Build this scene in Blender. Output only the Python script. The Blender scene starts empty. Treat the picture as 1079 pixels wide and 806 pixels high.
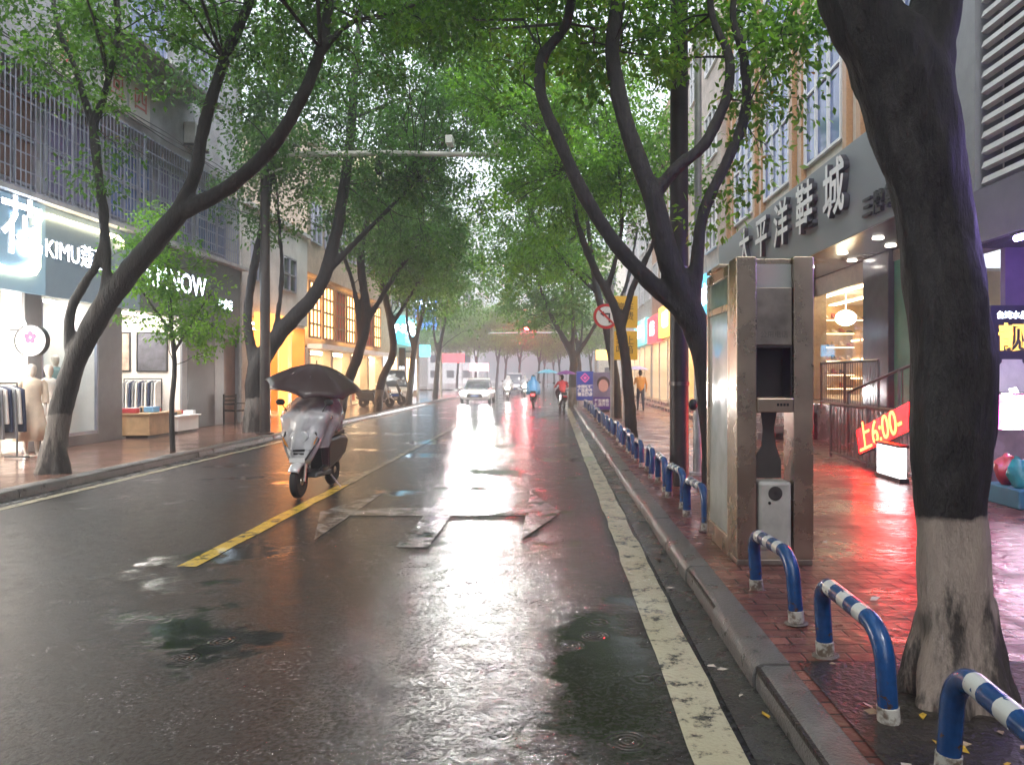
import bpy, bmesh, math, random
import numpy as np
from mathutils import Vector, Matrix, noise

random.seed(7)
SC = bpy.context.scene
COL = SC.collection
R = math.radians

# ------------------------------------------------------------------ camera
FX, VPX, VPY, CAMH = 780.0, 583.0, 396.0, 1.6
cam_d = bpy.data.cameras.new("camera")
cam = bpy.data.objects.new("camera", cam_d)
COL.objects.link(cam)
cam.location = (0, 0, CAMH)
cam.rotation_euler = (R(90), 0, 0)
cam_d.sensor_width = 36
cam_d.lens = FX / 1079 * 36
cam_d.shift_x = -43.5 / 1079
cam_d.shift_y = -7.0 / 1079
cam_d.clip_start = 0.05
cam_d.clip_end = 2000
SC.camera = cam

# ------------------------------------------------------------------ light
w = bpy.data.worlds.new("World")
SC.world = w
w.use_nodes = True
wn = w.node_tree
wn.nodes.clear()
out = wn.nodes.new("ShaderNodeOutputWorld")
bg = wn.nodes.new("ShaderNodeBackground")
sky = wn.nodes.new("ShaderNodeTexSky")
sky.sky_type = 'NISHITA'
sky.sun_disc = False
sky.sun_elevation = R(50)
sky.sun_rotation = R(200)
sky.air_density = 1.0
sky.dust_density = 1.0
sky.ozone_density = 1.0
hs = wn.nodes.new("ShaderNodeHueSaturation")
hs.inputs['Saturation'].default_value = 0.30
wn.links.new(sky.outputs[0], hs.inputs['Color'])
wn.links.new(hs.outputs[0], bg.inputs['Color'])
bg.inputs['Strength'].default_value = 0.15
wn.links.new(bg.outputs[0], out.inputs['Surface'])

sun_d = bpy.data.lights.new("sun", 'SUN')
sun_d.energy = 1.2
sun_d.angle = R(25)
sun_d.color = (1, 0.97, 0.93)
sun = bpy.data.objects.new("sun", sun_d)
sun.rotation_euler = (R(40), 0, R(20 + 180 - 180))
COL.objects.link(sun)

SC.view_settings.view_transform = 'Standard'
SC.view_settings.look = 'None'
SC.view_settings.exposure = 2.0
SC.view_settings.gamma = 1.0
SC.view_settings.use_curve_mapping = False
cy = SC.cycles
cy.max_bounces = 9
cy.diffuse_bounces = 6
cy.glossy_bounces = 3
cy.transmission_bounces = 5
cy.transparent_max_bounces = 10
cy.volume_bounces = 0
cy.sample_clamp_indirect = 6.0
cy.use_denoising = True
cy.caustics_reflective = False
cy.caustics_refractive = False


# ------------------------------------------------------------------ helpers
def at(px, py, Y):
    return Vector(((px - VPX) / FX * Y, Y, CAMH - (py - VPY) / FX * Y))


_mats = {}


def lin(c):
    return tuple(c) + (1,) if len(c) == 3 else tuple(c)


def M(name, col, rough=0.5, metal=0.0, var=0.2, vs=3.0, bump=0.0, bs=40.0, coat=0.0, col2=None, emit=0.0,
      ecol=None, thr=None, rvar=0.0, spec=0.5):
    """Principled with a two-octave noise in colour, roughness and bump, in object space."""
    if name in _mats:
        return _mats[name]
    m = bpy.data.materials.new(name)
    _mats[name] = m
    m.use_nodes = True
    nt = m.node_tree
    b = nt.nodes['Principled BSDF']
    tc = nt.nodes.new('ShaderNodeTexCoord')
    n = nt.nodes.new('ShaderNodeTexNoise')
    n.inputs['Scale'].default_value = vs
    n.inputs['Detail'].default_value = 8
    n.inputs['Roughness'].default_value = 0.62
    nt.links.new(tc.outputs['Object'], n.inputs['Vector'])
    mix = nt.nodes.new('ShaderNodeMix')
    mix.data_type = 'RGBA'
    a = [c * (1 - var) for c in col]
    c2 = [min(1, c * (1 + var)) for c in col] if col2 is None else col2
    if col2 is not None:
        a = col
    mix.inputs['A'].default_value = lin(a)
    mix.inputs['B'].default_value = lin(c2)
    ramp = nt.nodes.new('ShaderNodeMapRange')
    lo, hi = thr if thr else (0.3, 0.7)
    ramp.inputs['From Min'].default_value = lo
    ramp.inputs['From Max'].default_value = hi
    nt.links.new(n.outputs['Fac'], ramp.inputs['Value'])
    nt.links.new(ramp.outputs[0], mix.inputs['Factor'])
    nt.links.new(mix.outputs['Result'], b.inputs['Base Color'])
    b.inputs['Metallic'].default_value = metal
    b.inputs['Roughness'].default_value = rough
    b.inputs['Coat Weight'].default_value = coat
    b.inputs['Specular IOR Level'].default_value = spec
    if rvar:
        rr = nt.nodes.new('ShaderNodeMapRange')
        rr.inputs['From Min'].default_value = 0.3
        rr.inputs['From Max'].default_value = 0.7
        rr.inputs['To Min'].default_value = max(0.02, rough - rvar)
        rr.inputs['To Max'].default_value = min(1, rough + rvar)
        nt.links.new(n.outputs['Fac'], rr.inputs['Value'])
        nt.links.new(rr.outputs[0], b.inputs['Roughness'])
    if bump:
        n2 = nt.nodes.new('ShaderNodeTexNoise')
        n2.inputs['Scale'].default_value = bs
        n2.inputs['Detail'].default_value = 6
        nt.links.new(tc.outputs['Object'], n2.inputs['Vector'])
        bp = nt.nodes.new('ShaderNodeBump')
        bp.inputs['Strength'].default_value = bump
        bp.inputs['Distance'].default_value = 0.02
        nt.links.new(n2.outputs['Fac'], bp.inputs['Height'])
        nt.links.new(bp.outputs[0], b.inputs['Normal'])
    if emit:
        b.inputs['Emission Color'].default_value = lin(ecol or col)
        b.inputs['Emission Strength'].default_value = emit
    return m


def glass_mat(name, tint=(0.95, 0.97, 1.0), refl=0.12, rough=0.02):
    if name in _mats:
        return _mats[name]
    m = bpy.data.materials.new(name)
    _mats[name] = m
    m.use_nodes = True
    nt = m.node_tree
    nt.nodes.clear()
    o = nt.nodes.new('ShaderNodeOutputMaterial')
    t = nt.nodes.new('ShaderNodeBsdfTransparent')
    g = nt.nodes.new('ShaderNodeBsdfGlossy')
    t.inputs[0].default_value = lin(tint)
    g.inputs['Roughness'].default_value = rough
    mx = nt.nodes.new('ShaderNodeMixShader')
    f = nt.nodes.new('ShaderNodeLayerWeight')
    f.inputs['Blend'].default_value = 0.5
    pw = nt.nodes.new('ShaderNodeMath')
    pw.operation = 'POWER'
    pw.inputs[1].default_value = 5
    nt.links.new(f.outputs['Facing'], pw.inputs[0])
    ad = nt.nodes.new('ShaderNodeMath')
    ad.operation = 'MULTIPLY_ADD'
    ad.use_clamp = True
    ad.inputs[1].default_value = 0.5
    ad.inputs[2].default_value = refl * 0.5
    nt.links.new(pw.outputs[0], ad.inputs[0])
    nt.links.new(ad.outputs[0], mx.inputs[0])
    nt.links.new(t.outputs[0], mx.inputs[1])
    nt.links.new(g.outputs[0], mx.inputs[2])
    nt.links.new(mx.outputs[0], o.inputs[0])
    return m


def emis(name, col, s):
    return M(name, [c * 0.8 for c in col], rough=0.4, var=0.05, emit=s, ecol=col)


class MB:
    """Collects shapes; build() links them as one mesh object."""

    def __init__(s):
        s.v, s.f, s.m = [], [], []

    def add(s, vs, fs, mi=0):
        o = len(s.v)
        s.v += [tuple(v) for v in vs]
        s.f += [tuple(i + o for i in f) for f in fs]
        s.m += [mi] * len(fs)
        return s

    def box(s, x0, x1, y0, y1, z0, z1, mi=0, rot=None):
        vs = [(x, y, z) for z in (z0, z1) for y in (y0, y1) for x in (x0, x1)]
        if rot:
            vs = [rot @ Vector(v) for v in vs]
        return s.add(vs, [(0, 2, 3, 1), (4, 5, 7, 6), (0, 1, 5, 4), (2, 6, 7, 3), (0, 4, 6, 2), (1, 3, 7, 5)], mi)

    def tube(s, pts, r, seg=8, mi=0, cap=True):
        pts = [Vector(p) for p in pts]
        rs = r if isinstance(r, (list, tuple)) else [r] * len(pts)
        vs, fs = [], []
        prev = None
        for i, p in enumerate(pts):
            d = (pts[min(i + 1, len(pts) - 1)] - pts[max(i - 1, 0)])
            d = d.normalized() if d.length > 1e-9 else Vector((0, 0, 1))
            if prev is None:
                ref = Vector((0, 0, 1)) if abs(d.z) < 0.9 else Vector((1, 0, 0))
                u = d.cross(ref).normalized()
            else:
                u = prev - d * prev.dot(d)
                u = u.normalized() if u.length > 1e-6 else d.orthogonal().normalized()
            prev = u
            q = d.cross(u)
            for k in range(seg):
                a = 2 * math.pi * k / seg
                vs.append(p + (u * math.cos(a) + q * math.sin(a)) * rs[i])
        for i in range(len(pts) - 1):
            for k in range(seg):
                a, b = i * seg + k, i * seg + (k + 1) % seg
                fs.append((a, b, b + seg, a + seg))
        if cap:
            fs.append(tuple(range(seg - 1, -1, -1)))
            n = (len(pts) - 1) * seg
            fs.append(tuple(n + k for k in range(seg)))
        return s.add(vs, fs, mi)

    def ball(s, c, r, seg=12, rings=8, mi=0):
        c = Vector(c)
        rx, ry, rz = r if isinstance(r, (list, tuple)) else (r, r, r)
        vs = [c + Vector((0, 0, rz))]
        for i in range(1, rings):
            t = math.pi * i / rings
            for k in range(seg):
                a = 2 * math.pi * k / seg
                vs.append(c + Vector((rx * math.sin(t) * math.cos(a), ry * math.sin(t) * math.sin(a), rz * math.cos(t))))
        vs.append(c - Vector((0, 0, rz)))
        fs = []
        for k in range(seg):
            fs.append((0, 1 + k, 1 + (k + 1) % seg))
            n = 1 + (rings - 2) * seg
            fs.append((n + k, len(vs) - 1, n + (k + 1) % seg))
        for i in range(rings - 2):
            for k in range(seg):
                a, b = 1 + i * seg + k, 1 + i * seg + (k + 1) % seg
                fs.append((a, a + seg, b + seg, b))
        return s.add(vs, fs, mi)

    def prism(s, poly, axis, a0, a1, mi=0):
        """poly in the two other axes' coordinates, extruded along axis ('x','y','z')."""
        def put(p, a):
            return {'x': (a, p[0], p[1]), 'y': (p[0], a, p[1]), 'z': (p[0], p[1], a)}[axis]
        n = len(poly)
        vs = [put(p, a0) for p in poly] + [put(p, a1) for p in poly]
        fs = [tuple(range(n)), tuple(range(2 * n - 1, n - 1, -1))]
        fs += [(i, i + n, (i + 1) % n + n, (i + 1) % n) for i in range(n)]
        return s.add(vs, fs, mi)

    def lathe(s, prof, c=(0, 0, 0), seg=20, mi=0, axis='z', cap=True):
        vs, fs = [], []
        for r, h in prof:
            for k in range(seg):
                a = 2 * math.pi * k / seg
                x, y = r * math.cos(a), r * math.sin(a)
                p = {'z': (x, y, h), 'x': (h, x, y), 'y': (x, h, y)}[axis]
                vs.append((p[0] + c[0], p[1] + c[1], p[2] + c[2]))
        for i in range(len(prof) - 1):
            for k in range(seg):
                a, b = i * seg + k, i * seg + (k + 1) % seg
                fs.append((a, b, b + seg, a + seg))
        if cap:
            fs.append(tuple(range(seg)))
            fs.append(tuple((len(prof) - 1) * seg + k for k in range(seg)))
        return s.add(vs, fs, mi)

    def build(s, name, mats, parent=None, smooth=False, bevel=0, norm=True):
        me = bpy.data.meshes.new(name)
        me.from_pydata(s.v, [], s.f)
        mats = mats if isinstance(mats, (list, tuple)) else [mats]
        for m in mats:
            me.materials.append(m)
        me.polygons.foreach_set('material_index', s.m)
        if norm:
            bm = bmesh.new()
            bm.from_mesh(me)
            bmesh.ops.recalc_face_normals(bm, faces=bm.faces)
            bm.to_mesh(me)
            bm.free()
        if smooth:
            me.polygons.foreach_set('use_smooth', [True] * len(me.polygons))
            if smooth != 'all':
                me.set_sharp_from_angle(angle=R(40))
        o = bpy.data.objects.new(name, me)
        COL.objects.link(o)
        if parent:
            o.parent = parent
        if bevel:
            b = o.modifiers.new('edge', 'BEVEL')
            b.width = bevel
            b.segments = 2
            b.limit_method = 'ANGLE'
            b.angle_limit = R(35)
        return o


def tag(o, label, cat, group=None):
    o['label'] = label
    o['category'] = cat
    if group:
        o['group'] = group
    return o


def thing(name, label, cat, loc=(0, 0, 0), rz=0, group=None):
    o = bpy.data.objects.new(name, None)
    o.empty_display_size = 0.1
    COL.objects.link(o)
    o.location = loc
    o.rotation_euler = (0, 0, rz)
    return tag(o, label, cat, group)


def struct(o):
    o['kind'] = 'structure'
    return o


def stuff(o):
    o['kind'] = 'stuff'
    return o


def dup(o, parent=None):
    c = o.copy()
    COL.objects.link(c)
    if parent:
        c.parent = parent
    for ch in list(o.children):
        dup(ch, c)
    return c


LEFT_FACE = (R(90), 0, R(90))      # on a wall that faces +X
RIGHT_FACE = (R(90), 0, R(-90))    # on a wall that faces -X
TO_US = (R(90), 0, 0)


def text(name, body, size, loc, rot, mats, parent=None, extrude=0.01, align='CENTER', bold=0.0, shear=0):
    c = bpy.data.curves.new(name, 'FONT')
    c.body = body
    c.size = size
    c.extrude = extrude
    c.align_x = align
    c.align_y = 'CENTER'
    c.offset = bold
    c.shear = shear
    c.resolution_u = 4
    t = bpy.data.objects.new('tmp', c)
    COL.objects.link(t)
    bpy.context.view_layer.update()
    dg = bpy.context.evaluated_depsgraph_get()
    me = bpy.data.meshes.new_from_object(t.evaluated_get(dg))
    bpy.data.objects.remove(t)
    bpy.data.curves.remove(c)
    mats = mats if isinstance(mats, (list, tuple)) else [mats]
    me.materials.clear()
    for m in mats:
        me.materials.append(m)
    if len(mats) > 1:
        for p in me.polygons:
            p.material_index = 0 if p.normal.z > 0.5 else 1
    else:
        for p in me.polygons:
            p.material_index = 0
    o = bpy.data.objects.new(name, me)
    COL.objects.link(o)
    o.location = loc
    o.rotation_euler = rot
    if parent:
        o.parent = parent
    return o


def apply_mods(o):
    bpy.context.view_layer.update()
    dg = bpy.context.evaluated_depsgraph_get()
    me = bpy.data.meshes.new_from_object(o.evaluated_get(dg))
    old = o.data
    o.modifiers.clear()
    o.data = me
    bpy.data.meshes.remove(old)
    return o


def organic(name, chains, voxel, mats, parent=None, rough=0.0, rscale=6.0, relax=2, zones=None, seg=12, sub=0):
    """One continuous skin over chains of (point, radius); zones: material index per chain, by nearest chain."""
    mb = MB()
    for ch in chains:
        pts = [Vector(p) for p, r in ch]
        rs = [r for p, r in ch]
        P, Q = [], []
        for i in range(len(pts) - 1):
            n = max(2, min(8, int((pts[i + 1] - pts[i]).length / max(rs[i], voxel) * 0.7)))
            p0, p1, p2, p3 = pts[max(i - 1, 0)], pts[i], pts[i + 1], pts[min(i + 2, len(pts) - 1)]
            for k in range(n):
                t = k / n
                a = p1 * 2 + (p2 - p0) * t + (p0 * 2 - p1 * 5 + p2 * 4 - p3) * t * t + (-p0 + p1 * 3 - p2 * 3 + p3) * t ** 3
                P.append(a * 0.5)
                Q.append(rs[i] + (rs[i + 1] - rs[i]) * t)
        P.append(pts[-1])
        Q.append(rs[-1])
        if len(P) > 1:
            mb.tube(P, Q, seg)
        mb.ball(P[0], Q[0], 10, 6)
        mb.ball(P[-1], Q[-1], 10, 6)
    o = mb.build(name, mats, parent)
    rm = o.modifiers.new('r', 'REMESH')
    rm.mode = 'VOXEL'
    rm.voxel_size = voxel
    if sub:
        o.modifiers.new('d', 'SUBSURF').levels = sub
    if relax:
        sm = o.modifiers.new('s', 'SMOOTH')
        sm.iterations = relax
        sm.factor = 0.5
    apply_mods(o)
    me = o.data
    if rough:
        nv = len(me.vertices)
        co = np.zeros(nv * 3)
        me.vertices.foreach_get('co', co)
        no = np.zeros(nv * 3)
        me.vertex_normals.foreach_get('vector', no)
        co = co.reshape(-1, 3)
        d = [noise.noise(Vector((c[0] * rscale, c[1] * rscale, c[2] * rscale * 0.35))) +
             0.5 * noise.noise(Vector((c[0] * rscale * 2.7, c[1] * rscale * 2.7, c[2] * rscale))) for c in co]
        co = co + no.reshape(-1, 3) * (np.array(d) * rough)[:, None]
        me.vertices.foreach_set('co', co.astype(np.float32).ravel())
    if zones:
        segs = []
        for ch, z in zip(chains, zones):
            for i in range(len(ch) - 1):
                segs.append((np.array(ch[i][0]), np.array(ch[i + 1][0]), ch[i][1], ch[i + 1][1], z))
        cs = np.zeros(len(me.polygons) * 3)
        me.polygons.foreach_get('center', cs)
        cs = cs.reshape(-1, 3)
        best = np.full(len(cs), 1e9)
        idx = np.zeros(len(cs), dtype=int)
        for a, b, ra, rb, z in segs:
            d = b - a
            t = np.clip(((cs - a) @ d) / max(d @ d, 1e-9), 0, 1)
            q = a + t[:, None] * d
            dist = np.linalg.norm(cs - q, axis=1) - (ra + (rb - ra) * t)
            mk = dist < best
            best[mk] = dist[mk]
            idx[mk] = z
        me.polygons.foreach_set('material_index', idx.tolist())
    me.polygons.foreach_set('use_smooth', [True] * len(me.polygons))
    return o


# ------------------------------------------------------------------ materials
def road_material(name='wet_asphalt', paint=None, wear=0.55):
    m = bpy.data.materials.new(name)
    m.use_nodes = True
    nt = m.node_tree
    N, L = nt.nodes.new, nt.links.new
    b = nt.nodes['Principled BSDF']
    tc = N('ShaderNodeTexCoord')

    def noi(scale, det=6, rgh=0.6, vec=None):
        n = N('ShaderNodeTexNoise')
        n.inputs['Scale'].default_value = scale
        n.inputs['Detail'].default_value = det
        n.inputs['Roughness'].default_value = rgh
        L(vec or tc.outputs['Object'], n.inputs['Vector'])
        return n.outputs['Fac']

    def mr(v, a, b_, c, d):
        r = N('ShaderNodeMapRange')
        r.interpolation_type = 'SMOOTHSTEP'
        for k, x in zip(('From Min', 'From Max', 'To Min', 'To Max'), (a, b_, c, d)):
            r.inputs[k].default_value = x
        L(v, r.inputs['Value'])
        return r.outputs[0]

    def math_(op, a, b_):
        n = N('ShaderNodeMath')
        n.operation = op
        for i, x in enumerate((a, b_)):
            if isinstance(x, (int, float)):
                n.inputs[i].default_value = x
            else:
                L(x, n.inputs[i])
        return n.outputs[0]
    big = noi(0.55, 5, 0.55)
    # standing water: low spots along the edge line and in patches
    puddle = mr(math_('ADD', math_('MULTIPLY', big, 0.85), math_('MULTIPLY', noi(5, 5), 0.15)), 0.53, 0.60, 0, 1)
    vm = N('ShaderNodeVectorMath')
    vm.operation = 'SUBTRACT'
    L(tc.outputs['Object'], vm.inputs[0])
    vm.inputs[1].default_value = (0.30, 4.0, 0)
    sc = N('ShaderNodeVectorMath')
    sc.operation = 'MULTIPLY'
    L(vm.outputs[0], sc.inputs[0])
    sc.inputs[1].default_value = (1.9, 0.60, 0)
    ln = N('ShaderNodeVectorMath')
    ln.operation = 'LENGTH'
    L(sc.outputs[0], ln.inputs[0])
    wob = math_('ADD', ln.outputs['Value'], math_('MULTIPLY', noi(2.5, 4), 0.7))
    pud2 = mr(math_('ADD', wob, math_('MULTIPLY', noi(9, 5), 0.5)), 1.08, 1.38, 1, 0)
    puddle = math_('MAXIMUM', puddle, pud2)
    fine = noi(38, 5, 0.72)
    mid = noi(6, 6)
    # colour
    mix = N('ShaderNodeMix')
    mix.data_type = 'RGBA'
    mix.inputs['A'].default_value = (0.005, 0.005, 0.0055, 1)
    mix.inputs['B'].default_value = (0.038, 0.039, 0.040, 1)  # pale chippings, contrast raised in the colour to stand in for wet glints
    L(mr(math_('ADD', math_('MULTIPLY', fine, 0.8), math_('MULTIPLY', mid, 0.2)), 0.45, 0.57, 0, 1), mix.inputs['Factor'])
    mix2 = N('ShaderNodeMix')
    mix2.data_type = 'RGBA'
    L(mix.outputs['Result'], mix2.inputs['A'])
    mix2.inputs['B'].default_value = (0.060, 0.056, 0.036, 1)  # greenish tint put into the base colour for the reflected canopy
    L(math_('MULTIPLY', pud2, 0.35), mix2.inputs['Factor'])
    if paint:
        pm = N('ShaderNodeMix')
        pm.data_type = 'RGBA'
        worn = math_('ADD', math_('MULTIPLY', noi(5, 9, 0.72), 0.75), math_('MULTIPLY', fine, 0.25))
        L(mr(worn, wear - 0.05, wear + 0.05, 1, 0), pm.inputs['Factor'])
        L(mix2.outputs['Result'], pm.inputs['A'])
        pm.inputs['B'].default_value = lin(paint)
        L(pm.outputs['Result'], b.inputs['Base Color'])
    else:
        L(mix2.outputs['Result'], b.inputs['Base Color'])
    # roughness: film of water over the grain, thick over most of the lane and thin in worn patches
    film = mr(noi(0.9, 6, 0.6), 0.40, 0.62, 1, 0)
    puddle = math_('MAXIMUM', puddle, math_('MULTIPLY', film, 0.22))
    rg = math_('ADD', mr(mid, 0.35, 0.65, 0.06, 0.15), math_('MULTIPLY', puddle, -0.09))
    stone = mr(fine, 0.50, 0.60, 0, 1)          # tops of the chippings stand out of the water film
    stone = math_('MULTIPLY', stone, math_('SUBTRACT', 1.0, math_('MULTIPLY', puddle, 0.75)))
    rg = math_('ADD', rg, math_('MULTIPLY', stone, 0.16))
    L(math_('MAXIMUM', rg, 0.04), b.inputs['Roughness'])
    b.inputs['Specular IOR Level'].default_value = 0.27
    # rain rings in the standing water
    vo = N('ShaderNodeTexVoronoi')
    vo.inputs['Scale'].default_value = 3.4
    L(tc.outputs['Object'], vo.inputs['Vector'])
    rad = mr(N('ShaderNodeValue').outputs[0], 0, 1, 0, 1)
    sn = math_('SINE', math_('MULTIPLY', vo.outputs['Distance'], 75), 0)
    fall = mr(vo.outputs['Distance'], 0.05, 0.42, 1, 0)
    ring = math_('MULTIPLY', sn, fall)
    rings = math_('MULTIPLY', math_('MULTIPLY', ring, puddle), 0.8)
    grain = math_('MULTIPLY', fine, math_('SUBTRACT', 1.0, math_('MULTIPLY', puddle, 0.95)))
    h = math_('ADD', math_('MULTIPLY', grain, 3.4), rings)
    h = math_('ADD', h, math_('MULTIPLY', math_('MULTIPLY', noi(24, 5), 0.6), math_('SUBTRACT', 1.0, math_('MULTIPLY', puddle, 0.7))))
    h = math_('ADD', h, math_('MULTIPLY', noi(2.2, 3), 0.8))
    bp = N('ShaderNodeBump')
    bp.inputs['Strength'].default_value = 1.0
    bp.inputs['Distance'].default_value = 0.0032
    L(h, bp.inputs['Height'])
    L(bp.outputs[0], b.inputs['Normal'])
    return m


def paving_material(name, c1, c2, mortar, bw=0.2, bh=0.1, rough=(0.10, 0.38), rot=0.0, bumps=0.5):
    m = bpy.data.materials.new(name)
    m.use_nodes = True
    nt = m.node_tree
    N, L = nt.nodes.new, nt.links.new
    b = nt.nodes['Principled BSDF']
    tc = N('ShaderNodeTexCoord')
    mp = N('ShaderNodeMapping')
    mp.inputs['Rotation'].default_value = (0, 0, rot)
    L(tc.outputs['Object'], mp.inputs['Vector'])
    wob = N('ShaderNodeTexNoise')
    wob.inputs['Scale'].default_value = 3
    L(mp.outputs[0], wob.inputs['Vector'])
    va = N('ShaderNodeMix')
    va.data_type = 'RGBA'
    va.blend_type = 'LINEAR_LIGHT'
    va.inputs['Factor'].default_value = 0.008
    L(mp.outputs[0], va.inputs['A'])
    L(wob.outputs['Color'], va.inputs['B'])
    br = N('ShaderNodeTexBrick')
    br.inputs['Scale'].default_value = 1
    br.inputs['Brick Width'].default_value = bw
    br.inputs['Row Height'].default_value = bh
    br.inputs['Mortar Size'].default_value = 0.007
    br.inputs['Mortar Smooth'].default_value = 0.4
    br.inputs['Bias'].default_value = 0.0
    br.inputs['Color1'].default_value = lin(c1)
    br.inputs['Color2'].default_value = lin(c2)
    br.inputs['Mortar'].default_value = lin(mortar)
    L(va.outputs['Result'], br.inputs['Vector'])
    n = N('ShaderNodeTexNoise')
    n.inputs['Scale'].default_value = 1.4
    n.inputs['Detail'].default_value = 8
    n.inputs['Roughness'].default_value = 0.65
    L(tc.outputs['Object'], n.inputs['Vector'])
    dirt = N('ShaderNodeMix')
    dirt.data_type = 'RGBA'
    dirt.blend_type = 'MULTIPLY'
    dirt.inputs['B'].default_value = (0.42, 0.40, 0.38, 1)
    r = N('ShaderNodeMapRange')
    r.inputs['From Min'].default_value = 0.42
    r.inputs['From Max'].default_value = 0.66
    L(n.outputs['Fac'], r.inputs['Value'])
    L(r.outputs[0], dirt.inputs['Factor'])
    L(br.outputs['Color'], dirt.inputs['A'])
    L(dirt.outputs['Result'], b.inputs['Base Color'])
    r2 = N('ShaderNodeMapRange')
    r2.inputs['From Min'].default_value = 0.35
    r2.inputs['From Max'].default_value = 0.65
    r2.inputs['To Min'].default_value = rough[0]
    r2.inputs['To Max'].default_value = rough[1]
    L(n.outputs['Fac'], r2.inputs['Value'])
    L(r2.outputs[0], b.inputs['Roughness'])
    b.inputs['Specular IOR Level'].default_value = 0.35
    n2 = N('ShaderNodeTexNoise')
    n2.inputs['Scale'].default_value = 11
    n2.inputs['Detail'].default_value = 5
    L(tc.outputs['Object'], n2.inputs['Vector'])
    hm = N('ShaderNodeMath')
    hm.operation = 'MULTIPLY_ADD'
    L(br.outputs['Fac'], hm.inputs[0])
    hm.inputs[1].default_value = -0.7
    L(n2.outputs['Fac'], hm.inputs[2])
    bp = N('ShaderNodeBump')
    bp.inputs['Strength'].default_value = bumps
    bp.inputs['Distance'].default_value = 0.012
    L(hm.outputs[0], bp.inputs['Height'])
    L(bp.outputs[0], b.inputs['Normal'])
    return m


def bark_material(name, dark, light, wash=None, wash_z=1.0):
    """Bark ridges; wash: limewash painted up to wash_z above the ground, chipped."""
    m = bpy.data.materials.new(name)
    m.use_nodes = True
    nt = m.node_tree
    N, L = nt.nodes.new, nt.links.new
    b = nt.nodes['Principled BSDF']
    tc = N('ShaderNodeTexCoord')
    mp = N('ShaderNodeMapping')
    mp.inputs['Scale'].default_value = (1, 1, 0.28)
    L(tc.outputs['Object'], mp.inputs['Vector'])
    n = N('ShaderNodeTexNoise')
    n.inputs['Scale'].default_value = 20
    n.inputs['Detail'].default_value = 12
    n.inputs['Roughness'].default_value = 0.68
    L(mp.outputs[0], n.inputs['Vector'])
    r = N('ShaderNodeMapRange')
    r.inputs['From Min'].default_value = 0.38
    r.inputs['From Max'].default_value = 0.66
    L(n.outputs['Fac'], r.inputs['Value'])
    mx = N('ShaderNodeMix')
    mx.data_type = 'RGBA'
    mx.inputs['A'].default_value = lin(dark)
    mx.inputs['B'].default_value = lin(light)
    L(r.outputs[0], mx.inputs['Factor'])
    col = mx.outputs['Result']
    b.inputs['Roughness'].default_value = 0.55
    if wash:
        sp = N('ShaderNodeSeparateXYZ')
        L(tc.outputs['Object'], sp.inputs[0])
        nz = N('ShaderNodeTexNoise')
        nz.inputs['Scale'].default_value = 5
        nz.inputs['Detail'].default_value = 6
        L(tc.outputs['Object'], nz.inputs['Vector'])
        ma = N('ShaderNodeMath')
        ma.operation = 'MULTIPLY_ADD'
        L(nz.outputs['Fac'], ma.inputs[0])
        ma.inputs[1].default_value = 0.22
        L(sp.outputs['Z'], ma.inputs[2])
        edge = N('ShaderNodeMapRange')
        edge.inputs['From Min'].default_value = wash_z + 0.04
        edge.inputs['From Max'].default_value = wash_z + 0.07
        edge.inputs['To Min'].default_value = 1
        edge.inputs['To Max'].default_value = 0
        L(ma.outputs[0], edge.inputs['Value'])
        # chipped more towards the ground where splashes wear it
        nb = N('ShaderNodeTexNoise')
        nb.inputs['Scale'].default_value = 6
        nb.inputs['Detail'].default_value = 10
        nb.inputs['Roughness'].default_value = 0.7
        L(mp.outputs[0], nb.inputs['Vector'])
        zz = N('ShaderNodeMapRange')
        zz.inputs['From Min'].default_value = 0.12
        zz.inputs['From Max'].default_value = wash_z
        zz.inputs['To Min'].default_value = 0.05
        zz.inputs['To Max'].default_value = -0.14
        L(sp.outputs['Z'], zz.inputs['Value'])
        sm = N('ShaderNodeMath')
        sm.operation = 'ADD'
        L(nb.outputs['Fac'], sm.inputs[0])
        L(zz.outputs[0], sm.inputs[1])
        ch = N('ShaderNodeMapRange')
        ch.inputs['From Min'].default_value = 0.45
        ch.inputs['From Max'].default_value = 0.56
        ch.inputs['To Min'].default_value = 1
        ch.inputs['To Max'].default_value = 0.12
        L(sm.outputs[0], ch.inputs['Value'])
        mm = N('ShaderNodeMath')
        mm.operation = 'MULTIPLY'
        L(edge.outputs[0], mm.inputs[0])
        L(ch.outputs[0], mm.inputs[1])
        m2 = N('ShaderNodeMix')
        m2.data_type = 'RGBA'
        L(mm.outputs[0], m2.inputs['Factor'])
        L(col, m2.inputs['A'])
        wv = N('ShaderNodeMix')
        wv.data_type = 'RGBA'
        wv.inputs['A'].default_value = lin(wash)
        wv.inputs['B'].default_value = lin([c * 0.6 for c in wash])
        L(n.outputs['Fac'], wv.inputs['Factor'])
        L(wv.outputs['Result'], m2.inputs['B'])
        col = m2.outputs['Result']
    L(col, b.inputs['Base Color'])
    bp = N('ShaderNodeBump')
    bp.inputs['Strength'].default_value = 1.0
    bp.inputs['Distance'].default_value = 0.05
    L(n.outputs['Fac'], bp.inputs['Height'])
    L(bp.outputs[0], b.inputs['Normal'])
    return m


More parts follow.
